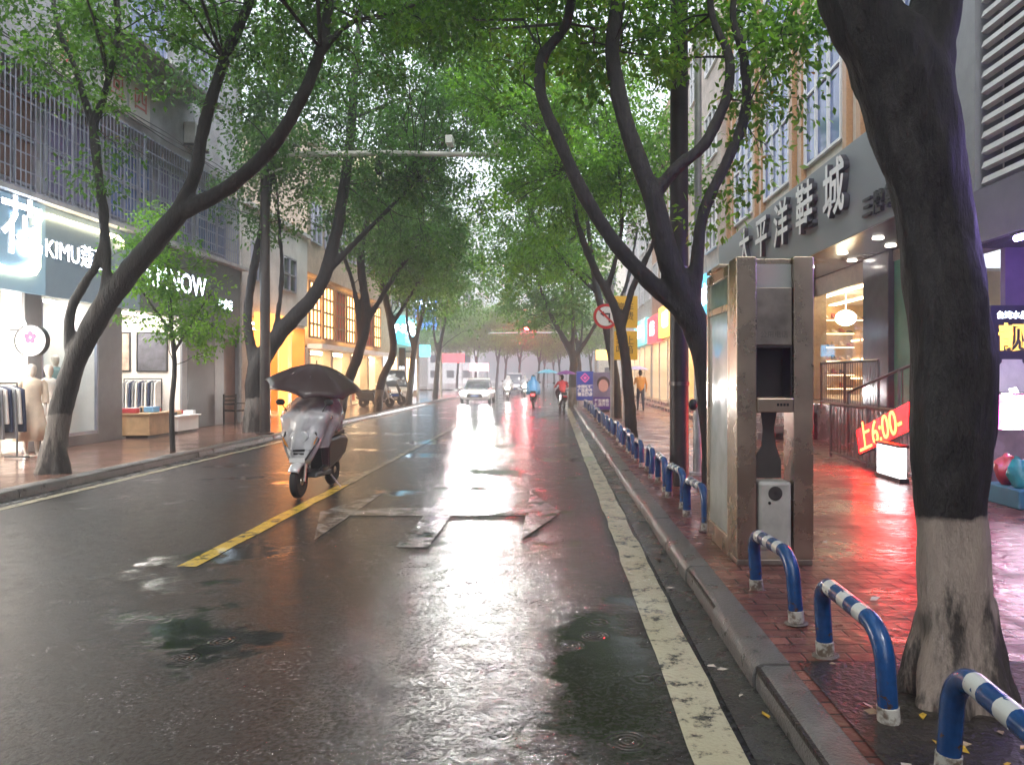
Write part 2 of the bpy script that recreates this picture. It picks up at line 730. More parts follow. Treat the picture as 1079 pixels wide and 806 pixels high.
def leaf_material(name, dark, light, trans=0.45):
    m = bpy.data.materials.new(name)
    m.use_nodes = True
    nt = m.node_tree
    N, L = nt.nodes.new, nt.links.new
    nt.nodes.clear()
    o = N('ShaderNodeOutputMaterial')
    p = N('ShaderNodeBsdfPrincipled')
    t = N('ShaderNodeBsdfTranslucent')
    mx = N('ShaderNodeMixShader')
    mx.inputs[0].default_value = trans
    at_ = N('ShaderNodeAttribute')
    at_.attribute_name = 'tint'
    c = N('ShaderNodeMix')
    c.data_type = 'RGBA'
    c.inputs['A'].default_value = lin(dark)
    c.inputs['B'].default_value = lin(light)
    L(at_.outputs['Fac'], c.inputs['Factor'])
    L(c.outputs['Result'], p.inputs['Base Color'])
    p.inputs['Roughness'].default_value = 0.32
    g = N('ShaderNodeMix')
    g.data_type = 'RGBA'
    g.blend_type = 'MULTIPLY'
    g.inputs['Factor'].default_value = 1
    g.inputs['B'].default_value = (1.6, 1.7, 1.0, 1)
    L(c.outputs['Result'], g.inputs['A'])
    L(g.outputs['Result'], t.inputs['Color'])
    L(p.outputs[0], mx.inputs[1])
    L(t.outputs[0], mx.inputs[2])
    L(mx.outputs[0], o.inputs[0])
    return m


ROAD = road_material()
YELLOW_LINE = road_material('yellow_road_paint', (0.62, 0.42, 0.06), 0.56)
EDGE_LINE = road_material('cream_road_paint', (0.47, 0.43, 0.30), 0.555)
WHITE_LINE = road_material('white_road_paint', (0.21, 0.21, 0.20), 0.50)
BRICK = paving_material('red_brick_paving', (0.27, 0.105, 0.08), (0.15, 0.055, 0.045), (0.022, 0.018, 0.016), 0.24, 0.12, (0.16, 0.46), 0.0, 1.0)
TILE = paving_material('pink_tile_paving', (0.30, 0.16, 0.12), (0.24, 0.13, 0.10), (0.09, 0.07, 0.06), 0.3, 0.3,
                       (0.08, 0.25))
KERB = M('kerb_granite', (0.115, 0.11, 0.105), 0.38, var=0.45, vs=5, bump=0.6, bs=60, rvar=0.18)
SOIL = M('wet_soil', (0.028, 0.022, 0.017), 0.5, var=0.6, vs=18, bump=1.0, bs=35, rvar=0.2)
BARK = bark_material('dark_wet_bark', (0.006, 0.005, 0.005), (0.028, 0.023, 0.021))
BARK_WASH = bark_material('limewashed_bark', (0.006, 0.005, 0.005), (0.028, 0.023, 0.021), (0.50, 0.40, 0.34), 0.90)
BARK_WASH2 = bark_material('limewashed_bark_street', (0.006, 0.005, 0.005), (0.028, 0.023, 0.021), (0.20, 0.18, 0.165), 0.95)
LEAF = leaf_material('ficus_leaf', (0.030, 0.095, 0.020), (0.17, 0.35, 0.050))
LEAF_B = leaf_material('ficus_leaf_fresh', (0.040, 0.125, 0.020), (0.25, 0.46, 0.060), 0.58)
LEAF_D = leaf_material('ficus_leaf_dark', (0.024, 0.075, 0.024), (0.13, 0.28, 0.060), 0.54)
GLASS = glass_mat('shop_glass')
DARKGLASS = M('dark_window_glass', (0.03, 0.04, 0.06), 0.06, var=0.4, vs=1.5, spec=0.8)
BLUEGLASS = M('blue_window_glass', (0.05, 0.10, 0.26), 0.06, var=0.5, vs=0.8, spec=1.0)
STEEL = M('brushed_steel', (0.48, 0.43, 0.37), 0.33, metal=1.0, var=0.22, vs=4, rvar=0.12)
STEEL_D = M('dull_steel_sheet', (0.33, 0.29, 0.25), 0.42, metal=1.0, var=0.3, vs=5, rvar=0.12)
RAIL = M('railing_steel', (0.16, 0.145, 0.145), 0.3, metal=1.0, var=0.2)
GREYPANEL = M('grey_fascia_panel', (0.20, 0.215, 0.225), 0.42, var=0.10, vs=1.0, rvar=0.05)
TEALPANEL = M('teal_panel_bluish_glow', (0.17, 0.24, 0.27), 0.4, var=0.12, vs=1.2, emit=.13, ecol=(.30, .52, .72))  # board glow added to bring in the signs' bluish bloom
DIRTYWALL = M('rain_stained_render', (0.34, 0.34, 0.37), 0.8, var=0.45, vs=1.3, bump=0.3)  # cool tint put into the render for the bluish cast on the left
PALEWALL = M('pale_render', (0.55, 0.55, 0.54), 0.8, var=0.25, vs=0.9, bump=0.2)
GREYSTONE = M('grey_stone_cladding', (0.22, 0.22, 0.23), 0.35, var=0.2, vs=2)
WHITE = M('white_paint', (0.75, 0.75, 0.74), 0.45, var=0.08)
BLACK = M('black_plastic', (0.012, 0.012, 0.013), 0.35, var=0.3)
RUBBER = M('tyre_rubber', (0.016, 0.016, 0.016), 0.7, var=0.3)
DARKPOST = M('dark_painted_post', (0.035, 0.028, 0.026), 0.4, var=0.4, vs=6, bump=0.2)
GREYPOST = M('galvanised_post', (0.36, 0.36, 0.36), 0.45, metal=0.5, var=0.3, vs=3)
ALU = M('aluminium_bar', (0.40, 0.41, 0.52), 0.35, metal=0.7, var=0.2)
WARMWALL = M('shop_interior_wall', (0.78, 0.74, 0.68), 0.7, var=0.08)
SHOPFLOOR = M('shop_floor_tile', (0.55, 0.52, 0.48), 0.2, var=0.12)
LAMP_W = emis('white_ceiling_lamp', (1.0, 0.96, 0.92), 13)
LAMP_Y = emis('warm_ceiling_lamp', (1.0, 0.74, 0.42), 11)
LETTER_W = emis('lit_white_letters', (0.72, 0.85, 1.0), 4.5)

# ------------------------------------------------------------------ ground
Y0, Y1 = -6.0, 62.0
RK, LK = 1.03, -6.98      # faces of the right and left kerb


def sheet(name, x0, x1, y0, y1, z, m, kind=True):
    nx = max(1, int((x1 - x0) / 4))
    mb = MB()
    mb.add([(x0, y0, z), (x1, y0, z), (x1, y1, z), (x0, y1, z)], [(0, 1, 2, 3)])
    return struct(mb.build(name, m))


sheet('ground', -600, 600, -300, 900, -0.06, M('far_ground', (0.10, 0.10, 0.095), 0.6, var=0.2))
sheet('road', LK, RK, Y0, Y1, 0.0, ROAD)
sheet('cross_road', -60, 60, Y1, 80, 0.0, ROAD)
sheet('far_road', LK, RK, 80, 160, 0.0, ROAD)
SW = 0.12
ps = MB()
ps.add([(1.21, Y0, SW), (9.0, Y0, SW), (9.0, 58, SW), (1.21, 58, SW)], [(0, 1, 2, 3)])
ps.add([(1.21, 82, SW), (30, 82, SW), (30, 160, SW), (1.21, 160, SW)], [(0, 1, 2, 3)])
struct(ps.build('pavement', BRICK))
ps = MB()
ps.add([(-14.0, Y0, SW), (-7.22, Y0, SW), (-7.22, 58, SW), (-14.0, 58, SW)], [(0, 1, 2, 3)])
ps.add([(-40, 82, SW), (-7.22, 82, SW), (-7.22, 160, SW), (-40, 160, SW)], [(0, 1, 2, 3)])
struct(ps.build('pavement', TILE))


def kerb(side):
    mb = MB()
    y = Y0
    rnd = random.Random(side)
    while y < 58:
        l = 0.98 if y < 30 else 3.0
        j, h = rnd.uniform(-0.008, 0.008), rnd.uniform(-0.006, 0.008)
        if side > 0:
            a, b, c = RK + j, RK + 0.045 + j, 1.215
        else:
            a, b, c = LK - j, LK - 0.045 - j, -7.225
        z = SW + 0.004 + h
        mb.prism([(a, -0.05), (a, z - 0.05), (a + (b - a) * 0.35, z - 0.015), (b, z), (c, z), (c, -0.05)], 'y', y, y + l - 0.012)
        y += l
    o = mb.build('kerb', KERB, smooth=True)
    struct(o)
    g = MB()
    if side > 0:
        g.box(RK + 0.012, 1.2, Y0, 58, -0.055, SW - 0.012)
    else:
        g.box(-7.2, LK - 0.012, Y0, 58, -0.055, SW - 0.012)
    struct(g.build('kerb_joint', SOIL))


kerb(1)
kerb(-1)

# a dark gutter strip of worn concrete below the kerb face
GUTTER = M('wet_gutter_concrete', (0.045, 0.043, 0.04), 0.28, var=0.5, vs=4, bump=0.5, bs=50, rvar=0.15)
sheet('gutter', 0.84, RK + 0.004, Y0, 58, 0.004, GUTTER)
sheet('gutter', LK - 0.004, LK + 0.2, Y0, 58, 0.004, GUTTER)


def marking(polys, m, z=0.005):
    mb = MB()
    for p in polys:
        mb.add([(x, y, z) for x, y in p], [tuple(range(len(p)))])
    return struct(mb.build('road_marking', m))


def strip(x, w_, y0, y1, wig=0.012, seed=1):
    r = random.Random(seed)
    ys = np.linspace(y0, y1, max(2, int((y1 - y0) / 0.35)))
    L_ = [(x - w_ / 2 + r.uniform(-wig, wig), y) for y in ys]
    Rr = [(x + w_ / 2 + r.uniform(-wig, wig), y) for y in ys]
    return [[L_[i], Rr[i], Rr[i + 1], L_[i + 1]] for i in range(len(ys) - 1)]


marking(strip(0.70, 0.225, Y0, 52), EDGE_LINE)
marking(strip(-3.07, 0.16, 6.2, 10.9, seed=3), YELLOW_LINE)
marking(strip(-3.07, 0.13, 10.91, 52, seed=4), road_material('worn_lane_paint', (0.36, 0.32, 0.20), 0.50))
marking(strip(LK + 0.36, 0.14, Y0, 52, seed=5), EDGE_LINE)
ac = -1.32
marking([[(ac - .15, 6.9), (ac + .15, 6.9), (ac + .15, 8.45), (ac - .15, 8.45)],
         [(ac - 1.0, 8.455), (ac + 1.0, 8.455), (ac + 1.0, 8.95), (ac - 1.0, 8.95)],
         [(ac - .15, 8.955), (ac + .15, 8.955), (ac + .15, 10.6), (ac - .15, 10.6)],
         [(ac - .42, 10.605), (ac + .42, 10.605), (ac, 12.3)],
         [(ac + 1.005, 7.2), (ac + 1.42, 8.7), (ac + 1.005, 10.2)],
         [(ac - 1.005, 7.2), (ac - 1.005, 10.2), (ac - 1.42, 8.7)]], WHITE_LINE)
marking([[(LK + 0.9 + k * 0.95, 53.5), (LK + 1.4 + k * 0.95, 53.5), (LK + 1.4 + k * 0.95, 57.5), (LK + 0.9 + k * 0.95, 57.5)]
         for k in range(7)], WHITE_LINE)
# earth pit round the near tree
sheet('tree_pit', 1.26, 2.7, 1.9, 3.82, SW + 0.006, SOIL)


# ------------------------------------------------------------------ trees
def leaf_mesh(mb_twig, clumps, rad, per, L_, W_, mats, name, parent, seed=0, droop=0.5):
    rg = np.random.default_rng(seed)
    C = np.asarray(clumps, dtype=float)
    n = len(C) * per
    ci = np.repeat(np.arange(len(C)), per)
    off = rg.normal(size=(n, 3))
    off /= np.linalg.norm(off, axis=1)[:, None]
    off *= (rg.random(n) ** 0.5 * rad * (0.6 + 0.8 * rg.random(len(C)))[ci])[:, None]
    off[:, 2] *= 0.75
    P = C[ci] + off
    d = off / rad * 0.7 + rg.normal(size=(n, 3)) * 0.6 + np.array([0, 0, -droop])
    d /= np.linalg.norm(d, axis=1)[:, None]
    up = np.array([0, 0, 1.0]) + rg.normal(size=(n, 3)) * 0.55
    s = np.cross(d, up)
    s /= np.linalg.norm(s, axis=1)[:, None] + 1e-9
    nn = np.cross(s, d)
    sz = (0.65 + 0.6 * rg.random(n))[:, None]
    ll, ww = L_ * sz, W_ * sz
    a = P
    b = P + d * ll * 0.45 + s * ww * 0.5 + nn * ll * 0.06
    c = P + d * ll
    e = P + d * ll * 0.45 - s * ww * 0.5 + nn * ll * 0.06
    V = np.stack([a, b, c, e], axis=1).reshape(-1, 3)
    tv = np.array(mb_twig.v, dtype=float).reshape(-1, 3)
    nv = len(V)
    allv = np.vstack([V, tv]) if len(tv) else V
    me = bpy.data.meshes.new(name)
    tf = [f for f in mb_twig.f]
    me.vertices.add(len(allv))
    me.vertices.foreach_set('co', allv.astype(np.float32).ravel())
    lt = np.concatenate([np.full(n, 4), np.array([len(f) for f in tf], dtype=int)]).astype(np.int32)
    ls = np.concatenate([[0], np.cumsum(lt)[:-1]]).astype(np.int32)
    loops = np.concatenate([np.arange(nv), np.array([i + nv for f in tf for i in f], dtype=int)]).astype(np.int32)
    me.loops.add(len(loops))
    me.loops.foreach_set('vertex_index', loops)
    me.polygons.add(len(lt))
    me.polygons.foreach_set('loop_start', ls)
    me.polygons.foreach_set('loop_total', lt)
    mi = np.zeros(len(lt), dtype=np.int32)
    mi[n:] = 1
    for m in mats:
        me.materials.append(m)
    me.polygons.foreach_set('material_index', mi)
    me.update(calc_edges=True)
    me.validate()
    at_ = me.attributes.new('tint', 'FLOAT', 'FACE')
    t = np.zeros(len(me.polygons), dtype=np.float32)
    clump_t = rg.random(len(C))
    t[:n] = np.clip(0.55 * clump_t[ci] + 0.45 * rg.random(n), 0, 1) ** 1.2
    at_.data.foreach_set('value', t)
    o = bpy.data.objects.new(name, me)
    COL.objects.link(o)
    o.parent = parent
    return o


def sample_ell(rg, ells, n):
    vol = np.array([e[1][0] * e[1][1] * e[1][2] for e in ells])
    pick = rg.choice(len(ells), size=n, p=vol / vol.sum())
    u = rg.normal(size=(n, 3))
    u /= np.linalg.norm(u, axis=1)[:, None]
    r = rg.random(n) ** (1 / 2.6)
    c = np.array([ells[i][0] for i in pick], dtype=float)
    s = np.array([ells[i][1] for i in pick], dtype=float)
    return c + u * s * r[:, None]


def tree(label, limbs, ells, n_cl, per, rad=0.42, L_=0.095, W_=0.05, voxel=0.04, bark=None, leaf=None, seed=1,
         rough=0.02, extra=(), group=None, base=None, name='street_tree'):
    b = Vector(limbs[0][0][0]) if base is None else Vector(base)
    root = thing(name, label, 'tree', (0, 0, 0), 0, group)
    root.location = (b.x, b.y, SW)
    inv = Vector((b.x, b.y, SW))
    ch = [[(Vector(p) - inv, r) for p, r in l] for l in limbs]
    # object space of the trunk starts at the pavement; the limewash height is measured from there
    organic('trunk', ch, voxel, bark or BARK, root, rough=rough, sub=0)
    rg = np.random.default_rng(seed)
    cl = sample_ell(rg, ells, n_cl)
    if len(extra):
        cl = np.vstack([cl, np.array([tuple(e) for e in extra])])
    tw = MB()
    joints = [(Vector(p), r) for l in limbs for (p, r) in l[1:] if r < 0.16]
    tips = [(Vector(l[-1][0]), l[-1][1]) for l in limbs]
    rr = random.Random(seed)
    for c in cl:
        c = Vector(c)
        js = sorted(joints + tips * 2, key=lambda j: (j[0] - c).length)[:3]
        j = js[rr.randrange(len(js))]
        v = c - j[0]
        if v.length > 6 or rr.random() < 0.5:
            continue
        mid1 = j[0] + v * 0.35 + Vector((rr.uniform(-1, 1), rr.uniform(-1, 1), rr.uniform(0, 1))) * v.length * 0.10
        mid2 = j[0] + v * 0.7 + Vector((rr.uniform(-1, 1), rr.uniform(-1, 1), rr.uniform(0, 1))) * v.length * 0.10
        r0 = min(j[1] * 0.4, 0.006 + 0.008 * v.length)
        tw.tube([j[0] - inv, mid1 - inv, mid2 - inv, c - inv], [r0, r0 * 0.75, r0 * 0.5, 0.004], 4, cap=False)
        for _ in range(2):
            q = c + Vector((rr.gauss(0, 1), rr.gauss(0, 1), rr.gauss(0, .6))) * rad * 0.7
            tw.tube([mid2 - inv, (mid2 + q) / 2 + Vector((0, 0, .05)) - inv, q - inv], [0.007, 0.005, 0.003], 3, cap=False)
    leaf_mesh(tw, cl - np.array(inv), rad, per, L_, W_, [leaf or LEAF, BARK], 'crown', root, seed)
    return root


def pix(Y, *pts):
    """limb from (px, py, radius[, Y]) points of the photograph, at distance Y"""
    return [(at(p[0], p[1], p[3] if len(p) > 3 else Y), p[2]) for p in pts]


def flare(p, r, z0=-0.05, n=7, seed=3):
    """root buttresses"""
    rr = random.Random(seed)
    res = []
    for k in range(n):
        a = 2 * math.pi * k / n + rr.uniform(-.3, .3)
        q = Vector((math.cos(a), math.sin(a), 0))
        res.append([(p + q * r * 0.45 + Vector((0, 0, 0.42)), r * 0.42), (p + q * r * 0.85 + Vector((0, 0, 0.12)), r * 0.36),
                    (p + q * r * 1.25 + Vector((0, 0, z0)), r * 0.24)])
    return res


# the near tree on the pavement
YA = 3.4
tA = [pix(YA, (1018, 745, .185), (1006, 640, .160), (1001, 545, .158), (1003, 460, .176), (1003, 380, .188), (995, 300, .178),
          (984, 220, .170), (967, 150, .185), (955, 95, .2), (940, 55, .19)),
      pix(YA, (955, 95, .19), (915, 30, .165), (895, -25, .155), (868, -90, .15, 3.5), (820, -190, .13, 3.7), (760, -330, .10, 4.2),
          (700, -480, .06, 4.8)),
      pix(YA, (960, 90, .17), (978, 40, .12), (988, -5, .11), (1000, -80, .11), (1030, -200, .10, 3.3), (1060, -350, .08, 3.2),
          (1080, -520, .05, 3.0)),
      pix(YA, (1018, 425, .12), (1017, 340, .10), (1005, 250, .10))]
tA += flare(Vector((1.87, 3.42, SW)), 0.20)
tree('thick leaning street tree with a whitewashed base in the earth pit beside the barrier hoops', tA,
     [((0.9, 4.2, 6.6), (2.6, 2.2, 1.5)), ((2.6, 2.6, 6.4), (1.8, 1.8, 1.3)), ((0, 1.0, 7.0), (3, 2.5, 1.2))], 190, 110, voxel=0.022, bark=BARK_WASH, seed=11,
     rough=0.024)

# the forked tree behind the phone booth
YB = 8.3
tB = [pix(YB, (757, 540, .22), (755, 480, .19), (750, 420, .18), (742, 368, .18), (725, 322, .17)),
      pix(YB, (742, 360, .15), (718, 328, .12), (680, 293, .105), (645, 252, .095), (612, 200, .085), (588, 145, .08), (570, 100, .075),
          (572, 60, .07), (597, 25, .06), (600, -20, .05, 8.0), (580, -90, .03, 7.8)),
      pix(YB, (725, 322, .16), (705, 275, .15), (690, 215, .13), (668, 155, .11), (652, 100, .10), (645, 50, .095), (652, 0, .09),
          (660, -80, .07), (650, -170, .04)),
      pix(YB, (690, 205, .09), (712, 178, .08), (742, 152, .075), (765, 105, .07), (768, 60, .06), (750, 15, .05), (745, -50, .03)),
      pix(YB, (728, 325, .12), (735, 270, .085), (742, 222, .075), (766, 170, .07), (785, 120, .065), (784, 60, .06), (772, 10, .05),
          (790, -80, .03))]
tB = [[(p_, r_ * .90) for p_, r_ in l_] for l_ in tB]
tree('street tree forking into four long curved limbs behind the phone booth', tB,
     [((0.9, 8.9, 6.9), (2.9, 2.2, 1.5)), ((2.45, 8.6, 5.6), (0.7, 1.0, 1.2)), ((0.3, 9.3, 5.7), (1.5, 1.4, .9)), ((-1.2, 10.5, 7.6), (1.8, 2.2, 1.2)), ((-1.0, 7.5, 8.0), (2.6, 2.4, 1.2))], 330, 130, voxel=0.03,
     seed=21, leaf=LEAF_B, rough=0.012,
     extra=[at(790, 95, 8.3), at(815, 60, 8.2), at(835, 110, 8.2), at(845, 40, 8.0), at(800, 160, 8.3), at(835, 20, 8), at(770, 200, 8.4),
            at(750, 230, 8.5), at(865, 18, 7.8), at(620, 90, 8.5), at(700, 60, 8.5)])

# left row
Y1_ = 11.3
t1 = [pix(Y1_, (57, 502, .23), (61, 450, .19), (74, 395, .19), (95, 348, .2), (122, 305, .2), (152, 268, .2), (186, 228, .18)),
      pix(Y1_, (182, 230, .14), (204, 188, .12), (216, 130, .11), (236, 65, .10), (262, 5, .09), (285, -60, .07), (300, -120, .04)),
      pix(Y1_, (186, 226, .16), (240, 198, .14), (286, 155, .13), (318, 103, .12), (338, 52, .10), (346, 5, .09), (352, -70, .06),
          (360, -130, .03)),
      pix(Y1_, (332, 68, .06), (352, 40, .055), (375, 22, .05), (420, 12, .04), (470, -10, .025, 11.0)),
      pix(Y1_, (78, 392, .12), (73, 352, .09), (77, 320, .085), (101, 279, .08), (110, 243, .085), (104, 185, .085), (98, 132, .085)),
      pix(Y1_, (98, 346, .11), (111, 300, .085), (113, 255, .07), (108, 220, .06)),
      pix(Y1_, (98, 136, .075), (80, 75, .06), (62, 30, .055), (50, -40, .035)),
      pix(Y1_, (98, 136, .075), (114, 85, .065), (124, 35, .06), (122, -40, .04))]
t1 = [[(p_, r_ * .82) for p_, r_ in l_] for l_ in t1]
t1 += flare(Vector((-7.62, 11.3, SW)), 0.2, n=6, seed=5)
tree('dark many-forked street tree with whitewashed foot before the clothes shop', t1,
     [((-3.6, 11.6, 7.7), (2.9, 2.6, 1.5)), ((-7.2, 11.3, 7.0), (1.7, 1.6, 1.1)), ((-1.8, 12.4, 8.2), (2.0, 2.2, 1.2)), ((-4.5, 7.5, 7.6), (2.6, 2.4, 1.2))], 360, 135,
     voxel=0.035, bark=BARK_WASH2, seed=31, rough=0.014,
     extra=[at(95, 60, 11), at(150, 30, 11), at(140, 80, 11.5), at(60, 20, 11), at(20, 10, 10.5), at(110, 200, 11.3), at(125, 160, 11.2),
            at(75, 100, 11.2), at(220, 60, 11.5), at(250, 110, 11.5), at(190, 40, 11), at(300, 30, 11.2), at(230, 20, 11),
            at(170, 90, 11.6), at(120, 110, 11.1), at(90, 185, 11.2)])

Ys = 14.6
ts = [pix(Ys, (182, 477, .055), (181, 430, .05), (184, 385, .045), (180, 340, .04), (178, 290, .03), (176, 250, .02)),
      pix(Ys, (183, 372, .03), (205, 335, .025), (222, 310, .015)), pix(Ys, (181, 350, .03), (155, 315, .022), (140, 290, .012))]
tree('slim young tree with a low bright crown on the pavement before the goods shop', ts,
     [(tuple(at(182, 305, Ys)), (0.95, 0.9, 0.9)), (tuple(at(165, 260, Ys)), (0.6, 0.6, 0.55)), (tuple(at(200, 345, Ys)), (.7, .7, .35))],
     44, 100, rad=0.34, voxel=0.018, leaf=LEAF_B, seed=41, rough=0.004, name='young_tree',
     extra=[at(150, 235, 14.6), at(128, 258, 14.5), at(236, 335, 14.5), at(214, 372, 14.6), at(128, 330, 14.5), at(140, 300, 14.4), at(165, 222, 14.7),
            at(120, 285, 14.6), at(243, 352, 14.7), at(200, 262, 14.7)])

Y3 = 19.6
t3 = [pix(Y3, (266, 460, .27), (268, 420, .23), (271, 388, .25), (296, 350, .21), (335, 305, .18), (352, 255, .16), (363, 195, .14),
          (371, 125, .12), (375, 60, .09), (382, 0, .06)),
      pix(Y3, (270, 395, .16), (261, 340, .12), (266, 292, .11), (278, 232, .10), (285, 175, .09), (292, 105, .06)),
      pix(Y3, (280, 372, .1), (291, 340, .07), (297, 290, .065), (294, 232, .05), (290, 180, .03)),
      pix(Y3, (340, 292, .1), (375, 255, .08), (410, 220, .06), (440, 190, .04))]
tree('street tree with a long slanting limb over the kerb by the orange shopfront', t3,
     [((-5.4, 20.0, 8.2), (3.0, 2.8, 2.5)), ((-3.6, 20.4, 6.6), (1.9, 2.2, 1.6)), ((-7.6, 19.8, 6.6), (1.3, 1.6, 1.8)), ((-2.6, 20.5, 9.4), (2.3, 2.5, 1.7)), ((-7.0, 17.8, 8.3), (1.7, 2, 1.9)), ((-4.4, 16.5, 9.0), (2.2, 2.0, 1.2))], 350, 120, rad=.5,
     L_=.115, W_=.06, voxel=0.05, bark=BARK_WASH2, seed=51, leaf=LEAF_D)
Y4 = 26.0
t4 = [pix(Y4, (357, 443, .22), (363, 412, .19), (378, 372, .18), (386, 330, .16), (380, 270, .13), (392, 210, .09), (400, 150, .05)),
      pix(Y4, (384, 345, .1), (410, 300, .09), (445, 250, .06)), pix(Y4, (380, 360, .1), (372, 300, .08), (350, 240, .05))]
tree('dark leaning street tree rising behind the scooter umbrella', t4,
     [((-5.6, 26.4, 7.8), (2.7, 3.0, 2.9)), ((-4.6, 26.6, 5.8), (1.8, 2.6, 1.3)), ((-3.9, 26.5, 10.6), (2.4, 2.8, 1.6)), ((-1.9, 25.5, 11.5), (2.2, 2.6, 1.4))], 260, 105, rad=.55, L_=.14, W_=.075, voxel=0.055,
     bark=BARK_WASH2, seed=61, leaf=LEAF_D)
Y5 = 31.0
t5 = [pix(Y5, (398, 436, .2), (402, 402, .17), (414, 372, .16), (411, 335, .15), (402, 290, .12), (408, 230, .08), (412, 180, .04)),
      pix(Y5, (412, 345, .09), (440, 300, .07), (470, 260, .04))]
tree('S-shaped thin street tree between the corner shops and the kerb', t5,
     [((-6.2, 31.5, 7.7), (2.6, 3.2, 3.0)), ((-5.4, 31.5, 5.6), (2.0, 2.6, 1.2))], 190, 95, rad=.6, L_=.16, W_=.085, voxel=0.06,
     bark=BARK_WASH2, seed=71)
# right row
YC = 17.2
tC = [pix(YC, (666, 466, .16), (663, 420, .13), (658, 370, .12), (648, 325, .11), (630, 290, .09), (610, 240, .07), (600, 180, .04)),
      pix(YC, (655, 345, .09), (668, 300, .08), (690, 250, .06), (700, 180, .04)), pix(YC, (640, 305, .07), (655, 240, .05), (650, 160, .03))]
tree('slender dark street tree in the barrier row next to the round sign', tC,
     [((0.7, 17.6, 7.3), (2.6, 2.8, 2.3)), ((-.6, 17.8, 6.0), (1.5, 2.0, 1.4)), ((2.2, 17.4, 6.3), (1.3, 1.6, 1.6)), ((-.9, 17.6, 9.0), (2.3, 2.5, 1.6))], 290, 120, rad=.48,
     L_=.11, W_=.058, voxel=0.04, seed=81, leaf=LEAF_B)
YD = 26.0
tD = [pix(YD, (650, 441, .2), (648, 400, .17), (640, 350, .15), (628, 300, .12), (620, 240, .08), (615, 180, .04)),
      pix(YD, (640, 345, .1), (660, 300, .08), (672, 240, .05)), pix(YD, (630, 310, .08), (590, 270, .06), (560, 230, .03))]
tree('street tree standing behind the round sign pole at the poster boards', tD,
     [((0.1, 26.3, 7.6), (3.0, 3.0, 2.9)), ((-1.0, 26.4, 5.6), (1.8, 2.2, 1.2)), ((-.5, 26.3, 10.6), (2.6, 2.8, 1.5))], 240, 105, rad=.55, L_=.14, W_=.075, voxel=0.055, seed=91,
     leaf=LEAF_B)
YE = 38.0
tE = [pix(YE, (604, 430, .3), (604, 395, .22), (603, 375, .2), (590, 350, .14), (575, 320, .1), (560, 270, .05)),
      pix(YE, (604, 378, .15), (620, 355, .11), (640, 320, .07)), pix(YE, (603, 372, .13), (604, 330, .1), (600, 260, .05))]
tree('street tree with a spreading low fork over the blue notice board', tE,
     [((-0.3, 38.3, 7.6), (3.3, 3.3, 3.2)), ((-.6, 38.5, 5.2), (2.6, 2.6, 1.1))], 180, 85, rad=.65, L_=.19, W_=.1, voxel=0.07,
     bark=BARK_WASH2, seed=101)


def plain_tree(x, y, label, seed, cx, leaf=LEAF, group=None, k=1.0, ncl=130):
    rr = random.Random(seed)
    p = [(Vector((x, y, SW)), .2), (Vector((x + cx * .1, y, 1.6)), .16), (Vector((x + cx * .25, y, 3.2)), .14), (Vector((x + cx * .6, y + .3, 5.2)), .1),
         (Vector((x + cx, y + .3, 7.5)), .05)]
    q = [(Vector((x + cx * .2, y, 2.9)), .1), (Vector((x - cx * .1, y, 4.6)), .08), (Vector((x - cx * .05, y + .4, 7)), .04)]
    tree(label, [p, q], [((x + cx * .95, y + .4, 7.4 + rr.uniform(-.3, .4)), (3.2, 3.3, 3.0)), ((x + cx * .8, y, 5.3), (2.2, 2.4, 1.1))],
         ncl, int(65 / k), rad=.75, L_=.24 * k, W_=.13 * k, voxel=0.08, seed=seed, leaf=leaf, group=group)


plain_tree(-7.5, 38.5, 'far kerb tree beside the parked white van', 111, 1.2, ncl=80)
plain_tree(-7.5, 47.0, 'far kerb tree just before the crossing under the blue hoarding', 121, 1.0, ncl=70)
plain_tree(1.8, 48.0, 'far kerb tree just past the poster boards near the crossing', 131, -.8, ncl=70)
for k, (x, y) in enumerate([(-12, 92), (-6.5, 99), (-1.5, 112), (3.0, 95), (8.5, 90), (-18, 90), (0.2, 125), (-9.2, 87), (-4.2, 89), (-13.5, 85), (1.0, 104), (-6.6, 86), (-1.9, 91), (4.6, 88)]):
    plain_tree(x, y, 'hazy green tree beyond the far crossing', 140 + k, 0.8 if x < 0 else -0.8, LEAF_B, 'trees beyond the crossing')
for x, y, cx, lab in ((-7.6, 3.6, 2.6, 'unseen kerb tree added for shade beside the viewer before the clothes shops'), (1.8, -4.2, -1.6, 'unseen kerb tree added for shade behind the viewer on the brick pavement'),
                      (-7.5, -4.5, 3.0, 'unseen kerb tree added for shade behind the viewer at the clothes shops')):
    plain_tree(x, y, lab, int(200 + y * 3), cx, LEAF_D, k=.5)  # out of view, added to shade the near road and trunk
# (buildings and objects follow)

# ------------------------------------------------------------------ buildings, left side
XL = -10.1


def box(name, m, x0, x1, y0, y1, z0, z1, parent=None, bevel=0.0):
    """a box whose object origin stands at its own base"""
    mb = MB()
    cx, cy_, cz = (x0 + x1) / 2, (y0 + y1) / 2, z0
    mb.box(x0 - cx, x1 - cx, y0 - cy_, y1 - cy_, 0, z1 - z0)
    o = mb.build(name, m, parent, bevel=bevel)
    pl = parent.location if parent else Vector((0, 0, 0))
    o.location = Vector((cx, cy_, cz)) - pl
    return o


